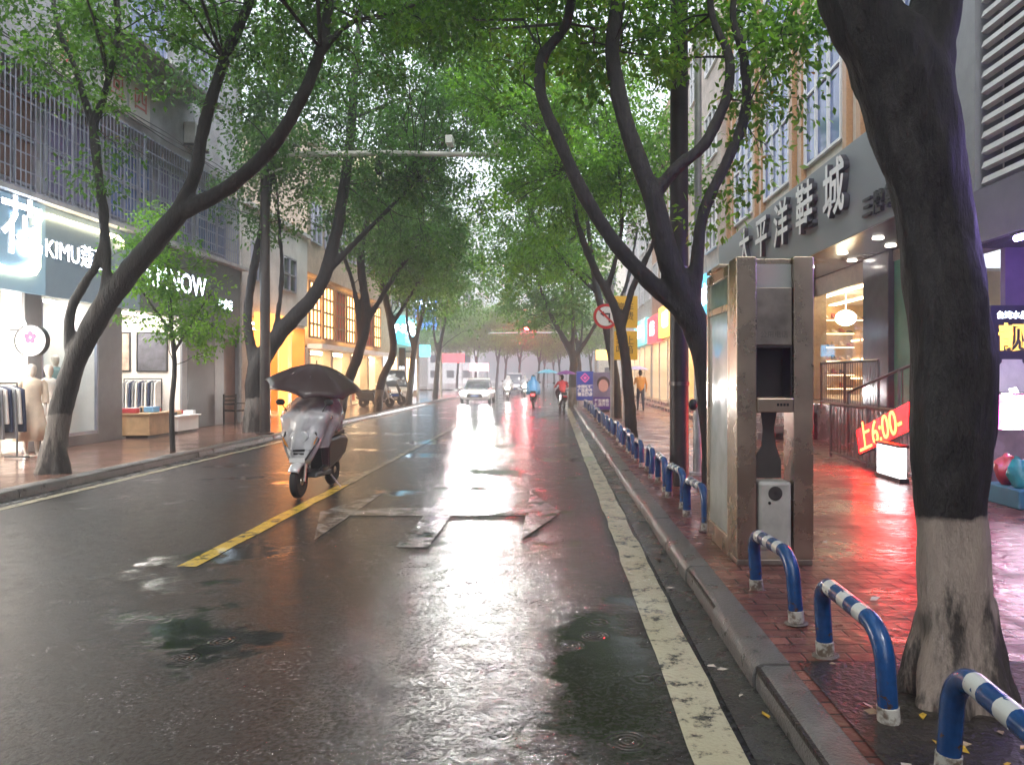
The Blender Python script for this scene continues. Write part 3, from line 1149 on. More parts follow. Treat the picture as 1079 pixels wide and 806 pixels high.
def window_on(parent, side, X, y0, y1, z0, z1, glass=DARKGLASS, frame=ALU, nv=1, nh=0, depth=0.08, fw=0.05):
    """a framed window on a wall plane at X; side +1 faces +X, -1 faces -X"""
    s = side
    mb = MB()
    a, b = sorted((X + s * 0.01, X + s * (0.01 + depth)))
    mb.box(a, b, y0, y1, z0, z0 + fw)
    mb.box(a, b, y0, y1, z1 - fw, z1)
    mb.box(a, b, y0, y0 + fw, z0 + fw, z1 - fw)
    mb.box(a, b, y1 - fw, y1, z0 + fw, z1 - fw)
    for k in range(1, nv + 1):
        y = y0 + (y1 - y0) * k / (nv + 1)
        mb.box(a, b, y - fw / 2, y + fw / 2, z0 + fw, z1 - fw)
    for k in range(1, nh + 1):
        z = z0 + (z1 - z0) * k / (nh + 1)
        c = (a + b) / 2
        mb.box(c - depth * .3, c + depth * .3, y0 + fw, y1 - fw, z - fw / 2, z + fw / 2)
    f = mb.build('window', frame, parent)
    g = MB()
    c = X + s * 0.03
    g.box(min(c, c - s * 0.012), max(c, c - s * 0.012), y0 + fw * .5, y1 - fw * .5, z0 + fw * .5, z1 - fw * .5)
    g.build('pane', glass, f)
    return f


def room(parent, y0, y1, z0, z1, depth=3.6, X=XL, s=-1, lamp=LAMP_W, wall=WARMWALL, lamps=2):
    """shop interior behind a facade at X (s: the side it goes to)"""
    e = X + s * depth
    a, b = sorted((X + s * 0.06, e))
    mb = MB()
    mb.box(min(e, e + s * .1), max(e, e + s * .1), y0, y1, z0, z1)
    mb.box(a, b, y0, y0 + .06, z0, z1)
    mb.box(a, b, y1 - .06, y1, z0, z1)
    mb.build('interior_wall', wall, parent)
    mb = MB()
    mb.box(a, b, y0 + .065, y1 - .065, z0 - .05, z0 + .002)
    mb.build('floor', SHOPFLOOR, parent)
    mb = MB()
    mb.box(a, b, y0 + .065, y1 - .065, z1 + .002, z1 + .08)
    mb.build('ceiling', WARMWALL, parent)
    for k in range(lamps):
        c = X + s * (0.7 + k * 1.2)
        mb = MB()
        mb.box(c - .09, c + .09, y0 + .25, y1 - .25, z1 - .035, z1 - .002)
        mb.build('ceiling_lamp', lamp, parent)


# --- the clothes shops' building
bl = thing('shop_building', 'long grey building with a barred upper floor over lit clothes shops', 'building', (XL, 15, 0))
bl.location = (0, 0, 0)
ZS, ZT, ZG = 3.12, 4.98, 7.55
mb = MB()
mb.box(XL - 6, XL - .02, 2, 24.0, ZT + .02, ZT + .16)           # slab
mb.box(XL - 6, XL - .6, 2, 24.0, ZT + .16, ZG)                  # recessed wall behind the bars
mb.box(XL - 6, XL, 2, 24.0, ZG, 16)
mb.box(XL - 6, XL - .02, 2, 24.0, ZS + .1, ZT + .02)
mb.build('wall', DIRTYWALL, bl)
mb = MB()
mb.box(XL + .002, XL + .32, 2, 23.9, ZT - .02, ZT + .07)
mb.build('canopy_ledge', M('pale_ledge', (0.42, 0.42, 0.45), .5, var=.3), bl)
mb = MB()
y = 2.0
while y < 23.6:
    mb.tube([(XL + .02, y, ZT + .17), (XL + .02, y, ZG)], .011, 5)
    y += 0.135
for k in range(8):
    z = ZT + .2 + k * (ZG - ZT - .22) / 7
    mb.box(XL - .008, XL + .008, 2, 23.6, z - .014, z + .014)
for y in np.arange(2.0, 23.7, 2.7):
    mb.box(XL + .025, XL + .06, y - .02, y + .02, ZT + .17, ZG)
mb.build('window_grille', ALU, bl)
CURT = [M('blue_curtain_cloth', (0.13, 0.19, 0.46), .8, var=.5, vs=4), M('violet_curtain_cloth', (0.20, 0.18, 0.36), .8, var=.4, vs=4),  # curtain blues strengthened in the colour to carry the signs' bluish glare
        M('brown_curtain_cloth', (0.17, 0.09, 0.07), .8, var=.4, vs=4)]
y = 2.3
k = 0
while y < 23:
    window_on(bl, 1, XL - .6, y, y + 1.9, ZT + .45, ZG - .25, glass=[CURT[1], CURT[0], CURT[1], BLUEGLASS, CURT[0], CURT[2]][k % 6], nv=2, nh=1)
    y += 2.2
    k += 1
for k, y in enumerate(np.arange(3.0, 23, 2.9)):
    window_on(bl, 1, XL, y, y + 1.7, 9.6, 11.2, glass=[DARKGLASS, BLUEGLASS][k % 2], nv=2, nh=1)
    window_on(bl, 1, XL, y, y + 1.7, 12.9, 14.5, glass=[BLUEGLASS, DARKGLASS][k % 2], nv=2, nh=1)
for k, y in enumerate((14.9, 16.6, 17.6)):
    q = box('wall_panel', M('aged_white_board', (0.52, 0.48, 0.45), .6, var=.2), XL + .003, XL + .05, y, y + .85, 7.75, 8.75, bl)
    text('character', '洪回四'[k], .62, (.03 + .001, 0, .5), LEFT_FACE, M('faded_red_paint', (0.42, 0.08, 0.07), .6), q, .004)
mb = MB()
mb.prism([(XL, 9.2), (XL + 1.0, 8.95), (XL + 1.0, 9.03), (XL, 9.32)], 'y', 16.0, 20.6)
mb.build('rain_awning', M('sooty_awning_sheet', (0.10, 0.09, 0.085), .7, var=.5), bl)
mb = MB()
mb.tube([(XL + .06, 23.75, SW), (XL + .06, 23.75, 9.5)], .05, 10)
for z in (1.2, 3.4, 5.6, 7.8):
    mb.lathe([(.052, z), (.065, z), (.065, z + .08), (.052, z + .08)], (XL + .06, 23.75, 0), 12)
mb.build('drain_pipe', M('grey_pipe_plastic', (.34, .33, .32), .5, var=.3), bl)
for k in range(3):
    mb = MB()
    pts = []
    for j in range(25):
        y = 2 + j * .9
        pts.append((XL + .10 + .02 * k, y, ZG + .18 + .07 * k - .07 * abs(math.sin(j * .9 + k))))
    mb.tube(pts, .013, 5)
    mb.build('cable', BLACK, bl)
# ground floor
for y0, y1, m in ((5.9, 6.4, GREYSTONE), (13.25, 13.55, WHITE), (14.15, 14.62, GREYSTONE), (16.45, 17.35, GREYSTONE),
                  (20.15, 20.45, GREYSTONE), (20.45, 22.1, M('dark_shutter_paint', (0.06, 0.062, 0.07), .35, var=.2)),
                  (22.1, 22.7, GREYSTONE), (23.75, 24.0, GREYSTONE)):
    box('pillar', m, XL - .45, XL + .0, y0, y1, SW, ZS + .1, bl, bevel=.012)
room(bl, 6.4, 14.2, .16, ZS + .08, lamps=3)
room(bl, 14.6, 16.5, .30, ZS + .08, depth=1.6, lamps=1)
room(bl, 17.3, 20.2, .16, ZS + .08)
box('plinth', GREYSTONE, XL - .3, XL + .02, 14.62, 16.45, SW, .34, bl, bevel=.01)
pn = box('shop_window', ALU, XL - .06, XL - .02, 14.63, 16.44, .34, .40, bl)
g = MB()
g.box(-.01, .01, -.9, .9, .06, 2.78)
o = g.build('pane', GLASS, pn)
for yy in (-.9, .87):
    g = MB()
    g.box(-.03, .03, yy, yy + .04, .06, 2.78)
    g.build('frame', ALU, pn)
box('door', M('brown_wood_door', (0.16, 0.075, 0.055), .45, var=.3, vs=3), XL - .2, XL - .1, 22.72, 23.73, SW, 2.75, bl, bevel=.01)
box('door_lintel', GREYSTONE, XL - .4, XL - .02, 22.7, 23.75, 2.76, ZS + .1, bl)
mb = MB()
for a in (13.22, 14.1):
    mb.tube([(XL + .04, a, .2), (XL + .04, a, 2.55), (XL + .04, a + (.12 if a < 14 else -.12), 2.72)], .03, 8)
mb.tube([(XL + .04, 13.34, 2.72), (XL + .04, 13.98, 2.72)], .03, 8)
mb.build('lit_door_frame', emis('white_neon', (1, .96, .9), 5), bl)

# --- fascia signs
s1 = thing('shop_sign', 'teal fascia sign with a big white flower character and white swirl', 'sign', (XL + .05, 10.6, ZS))
box('board', TEALPANEL, XL + .004, XL + .12, 6.5, 14.55, ZS + .06, ZT - .04, s1)
text('lettering', '名花', 1.15, (.085, 2.7, 1.18), LEFT_FACE, [LETTER_W, WHITE], s1, .02, bold=.012)
mb = MB()
pts = [(.1, 3.42 + .30 * (1 - t / 9.4) * math.cos(t), .95 + .34 * (1 - t / 9.4) * math.sin(t)) for t in np.linspace(-1.2, 8.4, 44)]
mb.tube([(.1, 1.6, .95), (.1, 2.2, .55), (.1, 2.9, .42), (.1, 3.3, .50)] + pts[2:], .04, 6)
mb.build('swirl', LETTER_W, s1, smooth=True)
s2 = thing('shop_sign', 'grey fascia sign with white capital letters under a glowing cream outline', 'sign', (XL + .05, 14.5, ZS))
box('board', M('slate_panel_bluish_glow', (0.15, 0.19, 0.215), .4, var=.1, emit=.05, ecol=(.30, .45, .62)), XL + .004, XL + .10, 14.56, 17.9, ZS + .06, ZT - .04, s2)  # weaker glow added on this board for the same bluish bloom
q = text('lettering', 'KIMU蔻慕', .50, (.065, 1.02, .98), LEFT_FACE, [LETTER_W, WHITE], s2, .015)
q.scale = (.92, 1, 1)
mb = MB()
mb.tube([(.12, -6.5, .40), (.12, -.55, .40), (.12, -.33, .43), (.12, -.22, .56), (.12, -.22, 1.42), (.12, -.12, 1.58), (.12, .08, 1.64),
         (.12, 2.4, 1.64), (.12, 2.55, 1.58), (.12, 2.6, 1.4)], .035, 8)
mb.build('lit_outline', emis('cream_neon', (1.0, .84, .52), 4.5), s2, smooth=True)
s3 = thing('shop_sign', 'dark grey fascia sign with large white letters behind the young tree', 'sign', (XL + .05, 20.0, ZS))
box('board', M('charcoal_fascia_panel', (0.10, 0.115, 0.13), .4, var=.12), XL + .004, XL + .11, 17.92, 23.6, ZS + .06, ZT - .04, s3)
text('lettering', 'KMNOW', .78, (.07, -.35, .95), LEFT_FACE, [LETTER_W, WHITE], s3, .015)
text('lettering', '女装店', .34, (.07, 2.5, .62), LEFT_FACE, [LETTER_W, WHITE], s3, .015)

# --- objects at the clothes shop
rs = thing('round_sign', 'small round white projecting sign with a pink flower emblem', 'sign', (XL + .42, 13.75, 2.25))
mb = MB()
mb.lathe([(.02, -.05), (.27, -.05), (.29, -.03), (.29, .03), (.27, .05), (.02, .05)], seg=32, axis='y')
mb.build('disc', emis('white_lightbox', (1, .97, .95), .35), rs, smooth=True)
mb = MB()
mb.lathe([(.286, -.056), (.30, -.056), (.30, .056), (.286, .056), (.286, -.056)], seg=32, axis='y', cap=False)
mb.build('rim', BLACK, rs, smooth=True)
mb = MB()
for k in range(5):
    a = math.pi / 2 + k * 2 * math.pi / 5
    mb.ball((.068 * math.cos(a), -.054, .06 + .068 * math.sin(a)), (.05, .006, .05), 10, 6)
mb.build('flower_emblem', M('pink_emblem', (.75, .10, .22), .4), rs)
text('lettering', '名花女装', .09, (0, -.054, -.12), TO_US, M('pink_emblem', (.75, .10, .22), .4), rs, .002)
mb = MB()
mb.tube([(-.42, 0, .2), (0, 0, .2), (0, 0, .30)], .015, 6)
mb.build('bracket', BLACK, rs)


def mannequin(loc, label, dress, rz=0, h=1.0, skirt=True):
    t = thing('mannequin', label, 'mannequin', loc, rz, 'dressed mannequins at the clothes shop')
    skin = M('pale_mannequin_plastic', (.62, .55, .48), .35)
    ch = [[((0, 0, 1.62), .085), ((0, -.015, 1.53), .07)], [((0, 0, 1.5), .045), ((0, 0, 1.38), .055)],
          [((-.15, 0, 1.36), .055), ((.15, 0, 1.36), .055)], [((0, 0, 1.34), .12), ((0, 0, 1.05), .10), ((0, 0, .88), .13)],
          [((-.17, 0, 1.36), .045), ((-.22, .02, 1.08), .035), ((-.2, -.04, .84), .03), ((-.2, -.05, .74), .022)],
          [((.17, 0, 1.36), .045), ((.22, .02, 1.08), .035), ((.2, -.04, .84), .03), ((.2, -.05, .74), .022)],
          [((-.08, 0, .88), .085), ((-.085, 0, .48), .055), ((-.085, .01, .1), .035), ((-.09, -.1, .03), .03)],
          [((.08, 0, .88), .085), ((.085, 0, .48), .055), ((.085, .01, .1), .035), ((.09, -.1, .03), .03)]]
    organic('body', ch, .02, [skin], t, relax=2)
    mb = MB()
    prof = [(.075, 1.44), (.165, 1.38), (.16, 1.25), (.135, 1.06), (.17, .9), (.22, .6), (.27, .3)] if skirt else \
        [(.075, 1.44), (.18, 1.38), (.17, 1.2), (.17, 1.0), (.19, .75)]
    n = 36
    vs, fs = [], []
    for i, (r, z) in enumerate(prof):
        for k in range(n):
            a = 2 * math.pi * k / n
            f = 1 + .10 * math.sin(a * 7 + i) * max(0, 1.1 - z)
            vs.append((r * f * math.cos(a) * 1.05, r * f * math.sin(a) * .78, z))
    for i in range(len(prof) - 1):
        for k in range(n):
            fs.append((i * n + k, i * n + (k + 1) % n, (i + 1) * n + (k + 1) % n, (i + 1) * n + k))
    mb.add(vs, fs)
    d = mb.build('dress' if skirt else 'coat', dress, t, smooth='all')
    sl = d.modifiers.new('thick', 'SOLIDIFY')
    sl.thickness = .008
    for s in (-1, 1):
        mb = MB()
        mb.tube([(s * .14, 0, 1.385), (s * .19, .0, 1.32), (s * .222, .015, 1.1), (s * .215, -.01, .98)], [.06, .068, .055, .06], 10)
        mb.build('sleeve', dress, t, smooth=True)
    mb = MB()
    mb.lathe([(.16, 0), (.16, .015), (.02, .02), (.015, .03)], seg=20)
    mb.build('base_plate', STEEL, t, smooth=True)
    return t


CREAM = M('cream_dress_cloth', (.68, .56, .43), .8, var=.12, vs=8)
WHITEC = M('white_dress_cloth', (.75, .72, .68), .8, var=.1, vs=8)
mannequin((-9.55, 13.55, SW), 'mannequin in a long cream dress outside the clothes shop', CREAM, R(50))
mannequin((-9.85, 14.45, SW), 'mannequin in a long white dress beside the shop window', WHITEC, R(60))
mannequin((-10.7, 15.2, .35), 'mannequin in a grey coat inside the shop window', M('grey_coat_cloth', (.28, .29, .31), .8), R(70), skirt=False)
mannequin((-10.7, 15.9, .35), 'mannequin in a teal coat inside the shop window', M('teal_coat_cloth', (.10, .28, .30), .8), R(70), skirt=False)
ps = thing('window_poster', 'teal poster of a pale seaside scene hung behind the shop window', 'poster', (XL - 1.35, 15.55, .5))
mb = MB()
mb.box(0, .02, -.85, .85, .9, 2.4)
mb.build('sheet', M('teal_print', (.06, .36, .42), .5, var=.3, vs=1.2), ps)
mb = MB()
mb.prism([(-.85, .9), (.85, .9), (.85, 1.35), (.3, 1.55), (-.2, 1.3), (-.85, 1.45)], 'x', .022, .026)
mb.build('printed_shore', M('pale_print', (.72, .66, .58), .5, var=.25, vs=2), ps)


def clothes_rack(loc, label, n, cols, rz=R(90)):
    t = thing('clothes_rack', label, 'clothes rack', loc, rz)
    mb = MB()
    for x in (-.5, .5):
        mb.tube([(x, -.22, .03), (x, .22, .03)], .018, 8)
        mb.tube([(x, 0, .03), (x, 0, 1.35)], .016, 8)
    mb.tube([(-.5, 0, 1.35), (.5, 0, 1.35)], .016, 8)
    mb.build('rail_frame', BLACK, t, smooth=True)
    rr = random.Random(n)
    for k in range(n):
        x = -.42 + .84 * k / (n - 1)
        l = rr.uniform(.65, .95)
        mb = MB()
        mb.add([(x - .02, -.19, 1.24), (x + .02, -.19, 1.24), (x + .02, 0, 1.31), (x - .02, 0, 1.31), (x - .02, .19, 1.24), (x + .02, .19, 1.24),
                (x - .03, -.22, 1.3 - l), (x + .03, -.22, 1.3 - l), (x - .03, .22, 1.3 - l), (x + .03, .22, 1.3 - l)],
               [(0, 1, 2, 3), (3, 2, 5, 4), (0, 3, 4, 8, 6), (1, 7, 9, 5, 2), (0, 6, 7, 1), (4, 5, 9, 8), (6, 8, 9, 7)])
        mb.build('garment', cols[k % len(cols)], t, bevel=.012)
    return t


GAR = [CREAM, WHITEC, M('grey_shirt_cloth', (.25, .26, .28), .8), M('dusty_pink_cloth', (.5, .28, .26), .8),
       M('navy_cloth', (.03, .04, .09), .8)]
clothes_rack((-9.6, 12.75, SW), 'black rail of grey and cream garments outside the clothes shop door', 9, [GAR[2], GAR[1], GAR[4]])
clothes_rack((-12.6, 9.5, .17), 'long rail of pale garments deep inside the first shop', 10, GAR)
clothes_rack((-12.6, 12.0, .17), 'rail of dark and cream garments deep inside the first shop', 10, GAR[::-1])
clothes_rack((-12.7, 18.0, .17), 'rail of grey garments at the back of the goods shop', 10, [GAR[2], GAR[4], GAR[1]])
clothes_rack((-12.7, 19.3, .17), 'rail of pink and cream garments at the back of the goods shop', 10, [GAR[3], GAR[0], GAR[2]])

clothes_rack((-10.95, 19.75, .17), 'rail of grey and white garments against the bright side wall of the goods shop', 11, [GAR[2], GAR[1], GAR[4]], 0)
clothes_rack((-12.15, 19.75, .17), 'rail of mixed garments in the far corner of the goods shop', 11, GAR, 0)
for k, (x, lab, m) in enumerate(((-10.9, 'dark photo print hung high on the goods shop side wall', M('dark_photo_print', (.10, .10, .12), .4, var=.6, vs=5)),
                                 (-11.9, 'beige photo print hung high on the goods shop side wall', M('beige_photo_print', (.42, .33, .26), .4, var=.5, vs=5)))):
    t = thing('wall_print', lab, 'picture', (x, 20.1, 1.75))
    mb = MB()
    mb.box(-.38, .38, 0, .02, 0, 1.0)
    mb.build('sheet', m, t)
    mb = MB()
    mb.box(-.42, -.382, -.01, .03, -.04, 1.04)
    mb.box(.382, .42, -.01, .03, -.04, 1.04)
    mb.box(-.38, .38, -.01, .03, -.04, -.002)
    mb.box(-.38, .38, -.01, .03, 1.002, 1.04)
    mb.build('frame', BLACK, t)
clothes_rack((-11.2, 13.8, .17), 'rail of pale dresses against the side wall inside the first shop', 10, [GAR[0], GAR[1], GAR[3]], 0)
WOODB = M('pale_wood_board', (.50, .33, .18), .5, var=.2, vs=4)


def goods_table(y, label, m, seed, dz=.55):
    t = thing('display_table', label, 'display table', (XL + .12, y, SW), R(90))
    mb = MB()
    mb.box(-.55, .55, -.4, .4, .06, dz)
    mb.build('cabinet', m, t, bevel=.012)
    mb = MB()
    mb.box(-.6, .6, -.45, .45, dz + .002, dz + .04)
    mb.build('table_top', m, t, bevel=.008)
    mb = MB()
    mb.box(-.5, .5, -.35, .35, 0, .058)
    mb.build('plinth', BLACK, t)
    rr = random.Random(seed)
    cols = [M('goods_%s' % n, c, .6) for n, c in (('navy', (.03, .05, .14)), ('red', (.5, .04, .05)), ('white', (.7, .7, .7)),
                                                  ('black', (.02, .02, .02)), ('sky', (.15, .35, .6)), ('tan', (.4, .26, .14)))]
    for k in range(7):
        f = MB()
        w_, d, h = rr.uniform(.09, .13), rr.uniform(.12, .18), rr.uniform(.05, .14)
        f.box(-w_, w_, -d, d, 0, h)
        o = f.build('folded_garment', cols[(k + seed) % 6], None, bevel=.02)
        o.location = (XL + .12 + rr.uniform(-.2, .2), y - .45 + k * .15, SW + dz + .042)
        o.rotation_euler = (0, 0, R(90 + rr.uniform(-12, 12)))
        tag(o, 'folded garment lying on the ' + ('wooden' if m is WOODB else 'white') + ' display table', 'garment',
            'garments on the %s table' % ('wooden' if m is WOODB else 'white'))
    return t


goods_table(18.1, 'pale wooden display table at the open front of the goods shop', WOODB, 1)
goods_table(19.45, 'white display table at the open front of the goods shop', WHITE, 2, .42)
ch = thing('chair', 'dark wooden armchair standing by the brown door', 'chair', (-9.7, 22.6, SW), R(70))
for sx in (-1, 1):
    mb = MB()
    mb.box(sx * .24 - .02, sx * .24 + .02, -.24, -.20, 0, .62)
    mb.build('leg', BLACK, ch)
    mb = MB()
    mb.box(sx * .24 - .02, sx * .24 + .02, .20, .24, 0, .92)
    mb.build('leg', BLACK, ch)
    mb = MB()
    mb.box(sx * .24 - .03, sx * .24 + .03, -.26, .20, .622, .65)
    mb.build('armrest', BLACK, ch)
mb = MB()
mb.box(-.22, .22, -.24, .2, .40, .45)
mb.build('seat', BLACK, ch)
mb = MB()
for z in (.58, .7, .82):
    mb.box(-.22, .22, .21, .235, z, z + .06)
mb.build('backrest', BLACK, ch)


def ac_unit(x, y, z, label, s=1):
    t = thing('air_conditioner', label, 'air conditioner', (x, y, z), R(90) if s > 0 else R(-90), 'air conditioner boxes on the wall')
    mb = MB()
    mb.box(-.42, .42, -.32, 0, 0, .58)
    mb.build('housing', M('aged_white_enamel', (.50, .49, .46), .5, var=.2), t, bevel=.02)
    mb = MB()
    for k in range(7):
        mb.box(-.34, .2, -.332, -.322, .06 + k * .07, .075 + k * .07)
    for k in range(7):
        mb.box(-.34 + k * .087, -.325 + k * .087, -.334, -.3325, .06, .50)
    mb.build('fan_grille', BLACK, t)
    mb = MB()
    mb.lathe([(.22, -.3215), (.22, -.3205)], (-.06, 0, .28), 24, axis='y')
    mb.build('fan_opening', BLACK, t)
    mb = MB()
    mb.box(-.4, -.36, -.34, 0, -.06, -.002)
    mb.box(.36, .4, -.34, 0, -.06, -.002)
    mb.build('bracket', RAIL, t)
    return t


a1 = ac_unit(XL + .02, 19.3, 8.75 + .35, 'white air conditioner box above the end of the sooty awning')
a2 = ac_unit(XL + .02, 20.6, 7.95, 'white air conditioner box below the end of the sooty awning')

# --- second building left: plain pale wall over the orange shop portal
b2 = thing('shop_building', 'plain pale two storey building above an orange shop portal', 'building')
mb = MB()
mb.box(XL - 6, XL, 24.03, 30.4, 3.6, 7.2)
mb.box(XL - 6, XL + .15, 24.03, 30.4, 7.2, 7.35)
mb.box(XL - .5, XL, 24.03, 24.7, SW, 3.6)
mb.build('wall', PALEWALL, b2)
window_on(b2, 1, XL, 24.7, 25.7, 4.8, 6.1, nv=1, nh=1)
window_on(b2, 1, XL, 27.5, 28.9, 4.8, 6.1, nv=1, nh=1)
room(b2, 24.7, 30.3, .16, 3.5, lamp=LAMP_Y, wall=M('orange_shop_wall', (.75, .30, .06), .6, var=.15))
ORG = emis('orange_lightbox', (1.0, .40, .08), .75)
for y in (25.0, 27.2):
    box('lit_post', ORG, XL + .02, XL + .35, y, y + .35, SW, 3.15, b2)
box('lit_lintel', ORG, XL + .02, XL + .40, 24.95, 27.6, 3.16, 3.75, b2)
for k in range(3):
    box('shelf', WOODB, XL - 3.3, XL - 2.9, 27.6 + k * .9, 28.3 + k * .9, .2, 2.2, b2)
box('pillar', WHITE, XL - .4, XL, 28.2, 28.6, SW, 3.6, b2)

# --- third building left: warm backlit upper front
b3 = thing('shop_building', 'corner shop building with a warm backlit wooden upper front', 'building')
mb = MB()
mb.box(XL - 6, XL - .02, 30.45, 44, 5.9, 12)
mb.box(XL - 6, XL - .5, 30.45, 44, 2.9, 5.9)
mb.build('wall', M('tan_render', (.42, .34, .27), .8, var=.25), b3)
WDF = M('brown_timber_front', (.22, .11, .05), .5, var=.3)
WARMW = emis('warm_lit_window', (1.0, .60, .22), 2)
for k in range(7):
    y = 30.8 + k * 1.85
    window_on(b3, 1, XL - .1, y, y + 1.5, 3.2, 5.6, glass=WARMW if k % 3 != 2 else M('red_banner_cloth', (.5, .06, .03), .6), frame=WDF, nv=2, nh=3, fw=.08)
    window_on(b3, 1, XL, y, y + 1.3, 7.2, 8.9, nv=1, nh=1)
mb = MB()
mb.box(XL - .02, XL + .6, 30.45, 44, 2.72, 2.92)
mb.build('canopy_ledge', WHITE, b3)
room(b3, 30.6, 43.9, .16, 2.7, lamp=LAMP_Y, lamps=2)
for y in (30.45, 33.6, 36.8, 40.2, 43.6):
    box('pillar', M('cream_pillar_paint', (.5, .42, .33), .6), XL - .4, XL, y, y + .35, SW, 2.72, b3)
rr = random.Random(9)
for k in range(11):
    box('goods_shelf', M('shelf_stock_%d' % (k % 4), [(.5, .3, .12), (.6, .5, .4), (.35, .08, .05), (.25, .3, .35)][k % 4], .6), XL - 2.2, XL - 1.4,
        31.2 + k * 1.1, 31.9 + k * 1.1, .2, rr.uniform(1.1, 2.0), b3)
# --- last left building before the crossing
b4 = thing('shop_building', 'pale yellow corner building beside the crossing with blue lit sign boards', 'building')
mb = MB()
mb.box(XL - 6, XL - .3, 44.05, 57, SW, 15)
mb.build('wall', M('pale_yellow_render', (.55, .47, .32), .8, var=.2), b4)
for k in range(5):
    for z in (6.2, 9.4, 12.4):
        window_on(b4, 1, XL - .3, 44.9 + k * 2.4, 46.4 + k * 2.4, z, z + 1.6, nv=1, nh=1)
    window_on(b4, 1, XL - .3, 44.7 + k * 2.4, 46.6 + k * 2.4, .5, 2.9, glass=WARMW if k % 2 else emis('white_lit_window', (.9, .95, 1), .8), nv=1)
sb = thing('sign_board', 'cyan lit sign board with white lettering at the crossing', 'sign', (-9.9, 50.5, 4.6))
mb = MB()
mb.box(-.3, .3, -2.6, 2.6, -.9, .9)
mb.build('board', emis('cyan_lightbox', (.08, .62, .85), .7), sb, bevel=.03)
text('lettering', '手机通讯', 1.0, (.302, 0, .1), LEFT_FACE, LETTER_W, sb, .01)
text('lettering', '手机', .62, (0, -2.602, 0), TO_US, LETTER_W, sb, .01, bold=.01)
sb = thing('sign_board', 'deep blue lit sign board high over the crossing corner', 'sign', (-9.7, 56.0, 6.6))
mb = MB()
mb.box(-.9, .9, -.2, .2, -1.5, 1.5)
mb.build('board', emis('blue_lightbox', (.08, .22, .75), .6), sb, bevel=.03)
text('lettering', '药店', .7, (0, -.202, .3), TO_US, LETTER_W, sb, .01)

# ------------------------------------------------------------------ buildings, right side
XR = 5.5
br = thing('shoe_shop_building', 'building with a wide grey fascia and blue windows between orange tile pilasters', 'building')
ZF0, ZF1 = 4.17, 5.9
CREAMT = M('cream_wall_tile', (.56, .50, .42), .35, var=.12, vs=6, bump=.1, bs=60)
ORANGET = M('orange_wall_tile', (.46, .26, .13), .35, var=.2, vs=30, bump=.2, bs=60)
mb = MB()
mb.box(XR + .35, XR + 8, 10.2, 24.6, ZF1 - .02, 17)
mb.build('wall', CREAMT, br)
mb = MB()
mb.box(XR + .03, XR + 2.6, 10.2, 24.6, ZF0 + .02, ZF0 + .1)
mb.build('soffit', M('glossy_soffit_panel', (.26, .22, .19), .18, var=.08, vs=1), br)
mb = MB()
mb.box(XR + .04, XR + .34, 10.2, 24.6, ZF0 + .12, ZF1)
mb.build('fascia_core', GREYPANEL, br)
y = 24.55
k = 0
pil = []
while y > 11:
    for z0, z1 in ((6.35, 9.6), (10.4, 13.2)):
        window_on(br, -1, XR + .35, y - 3.1, y - .9, z0, z1, glass=BLUEGLASS if k % 2 == 0 or True else DARKGLASS, frame=WHITE, nv=2, nh=1, fw=.06)
    mb = MB()
    mb.box(XR + .22, XR + .348, y - .86, y - .66, ZF1 + .02, 17)
    mb.box(XR + .22, XR + .348, y - .2, y, ZF1 + .02, 17)
    mb.build('tile_pilaster', ORANGET, br)
    y -= 3.3
    k += 1
sg = thing('shop_sign', 'grey metal fascia sign with five large white raised characters', 'sign', (XR, 17.0, ZF0))
mb = MB()
mb.box(0, .04, 10.3 - 17, 24.6 - 17, 0, ZF1 - ZF0)
mb.build('board', GREYPANEL, sg, bevel=.008)
SIDE_SHADE = M('letter_side_shadow', (.04, .04, .045), .4)  # letter sides coloured dark to stand for their shadow
for c_, yy in zip('太平洋鞋城', (20.9, 19.2, 17.55, 15.9, 14.25)):
    text('character', c_, 1.12, (-.065, yy - 17, 5.13 - ZF0), RIGHT_FACE, [WHITE, SIDE_SHADE], sg, .055, bold=.02)
for c_, yy in zip('三牌鞋业', (12.85, 12.4, 11.95, 11.5)):
    text('character', c_, .40, (-.04, yy - 17, 4.50 - ZF0), RIGHT_FACE, [M('dark_small_letter', (.02, .02, .02), .4)], sg, .03, bold=.008)
# recessed front of the shop, raised floor
XB = XR + 1.55
ZFL = 0.95
mb = MB()
mb.box(XB - .9, XB + 4, 10.2, 24.6, 0, ZFL)
mb.build('raised_floor', M('terrace_stone', (.20, .15, .14), .25, var=.3, vs=3, rvar=.1), br)
for y0, y1, m in ((24.2, 24.6, GREYSTONE), (15.25, 16.5, M('dark_mirror_cladding', (.10, .09, .105), .12, var=.2)),
                  (19.9, 20.15, STEEL_D)):
    box('pillar', m, XB - .15, XB + .3, y0, y1, ZFL + .002, ZF0 + .01, br, bevel=.01)
box('green_door', M('green_door_paint', (.05, .22, .14), .4, var=.15), XB - .05, XB + .02, 13.6, 15.2, ZFL + .002, 3.95, br)
box('door_header', STEEL_D, XB - .06, XB + .1, 13.6, 15.24, 3.955, ZF0 + .01, br)
for y0, y1 in ((16.52, 19.88), (20.17, 24.18)):
    f = box('shop_window', STEEL_D, XB - .04, XB + .04, y0, y1, 3.72, ZF0 + .01, br)
    g = MB()
    g.box(-.008, .008, -(y1 - y0) / 2, (y1 - y0) / 2, ZFL - 3.72, -.002)
    g.build('pane', GLASS, f)
room(br, 16.3, 24.3, ZFL + .05, 3.9, depth=3.4, X=XB + .1, s=1, lamp=emis('honey_ceiling_lamp', (1.0, .72, .40), 5), lamps=2, wall=M('honey_shop_wall', (.62, .46, .24), .6, var=.2))
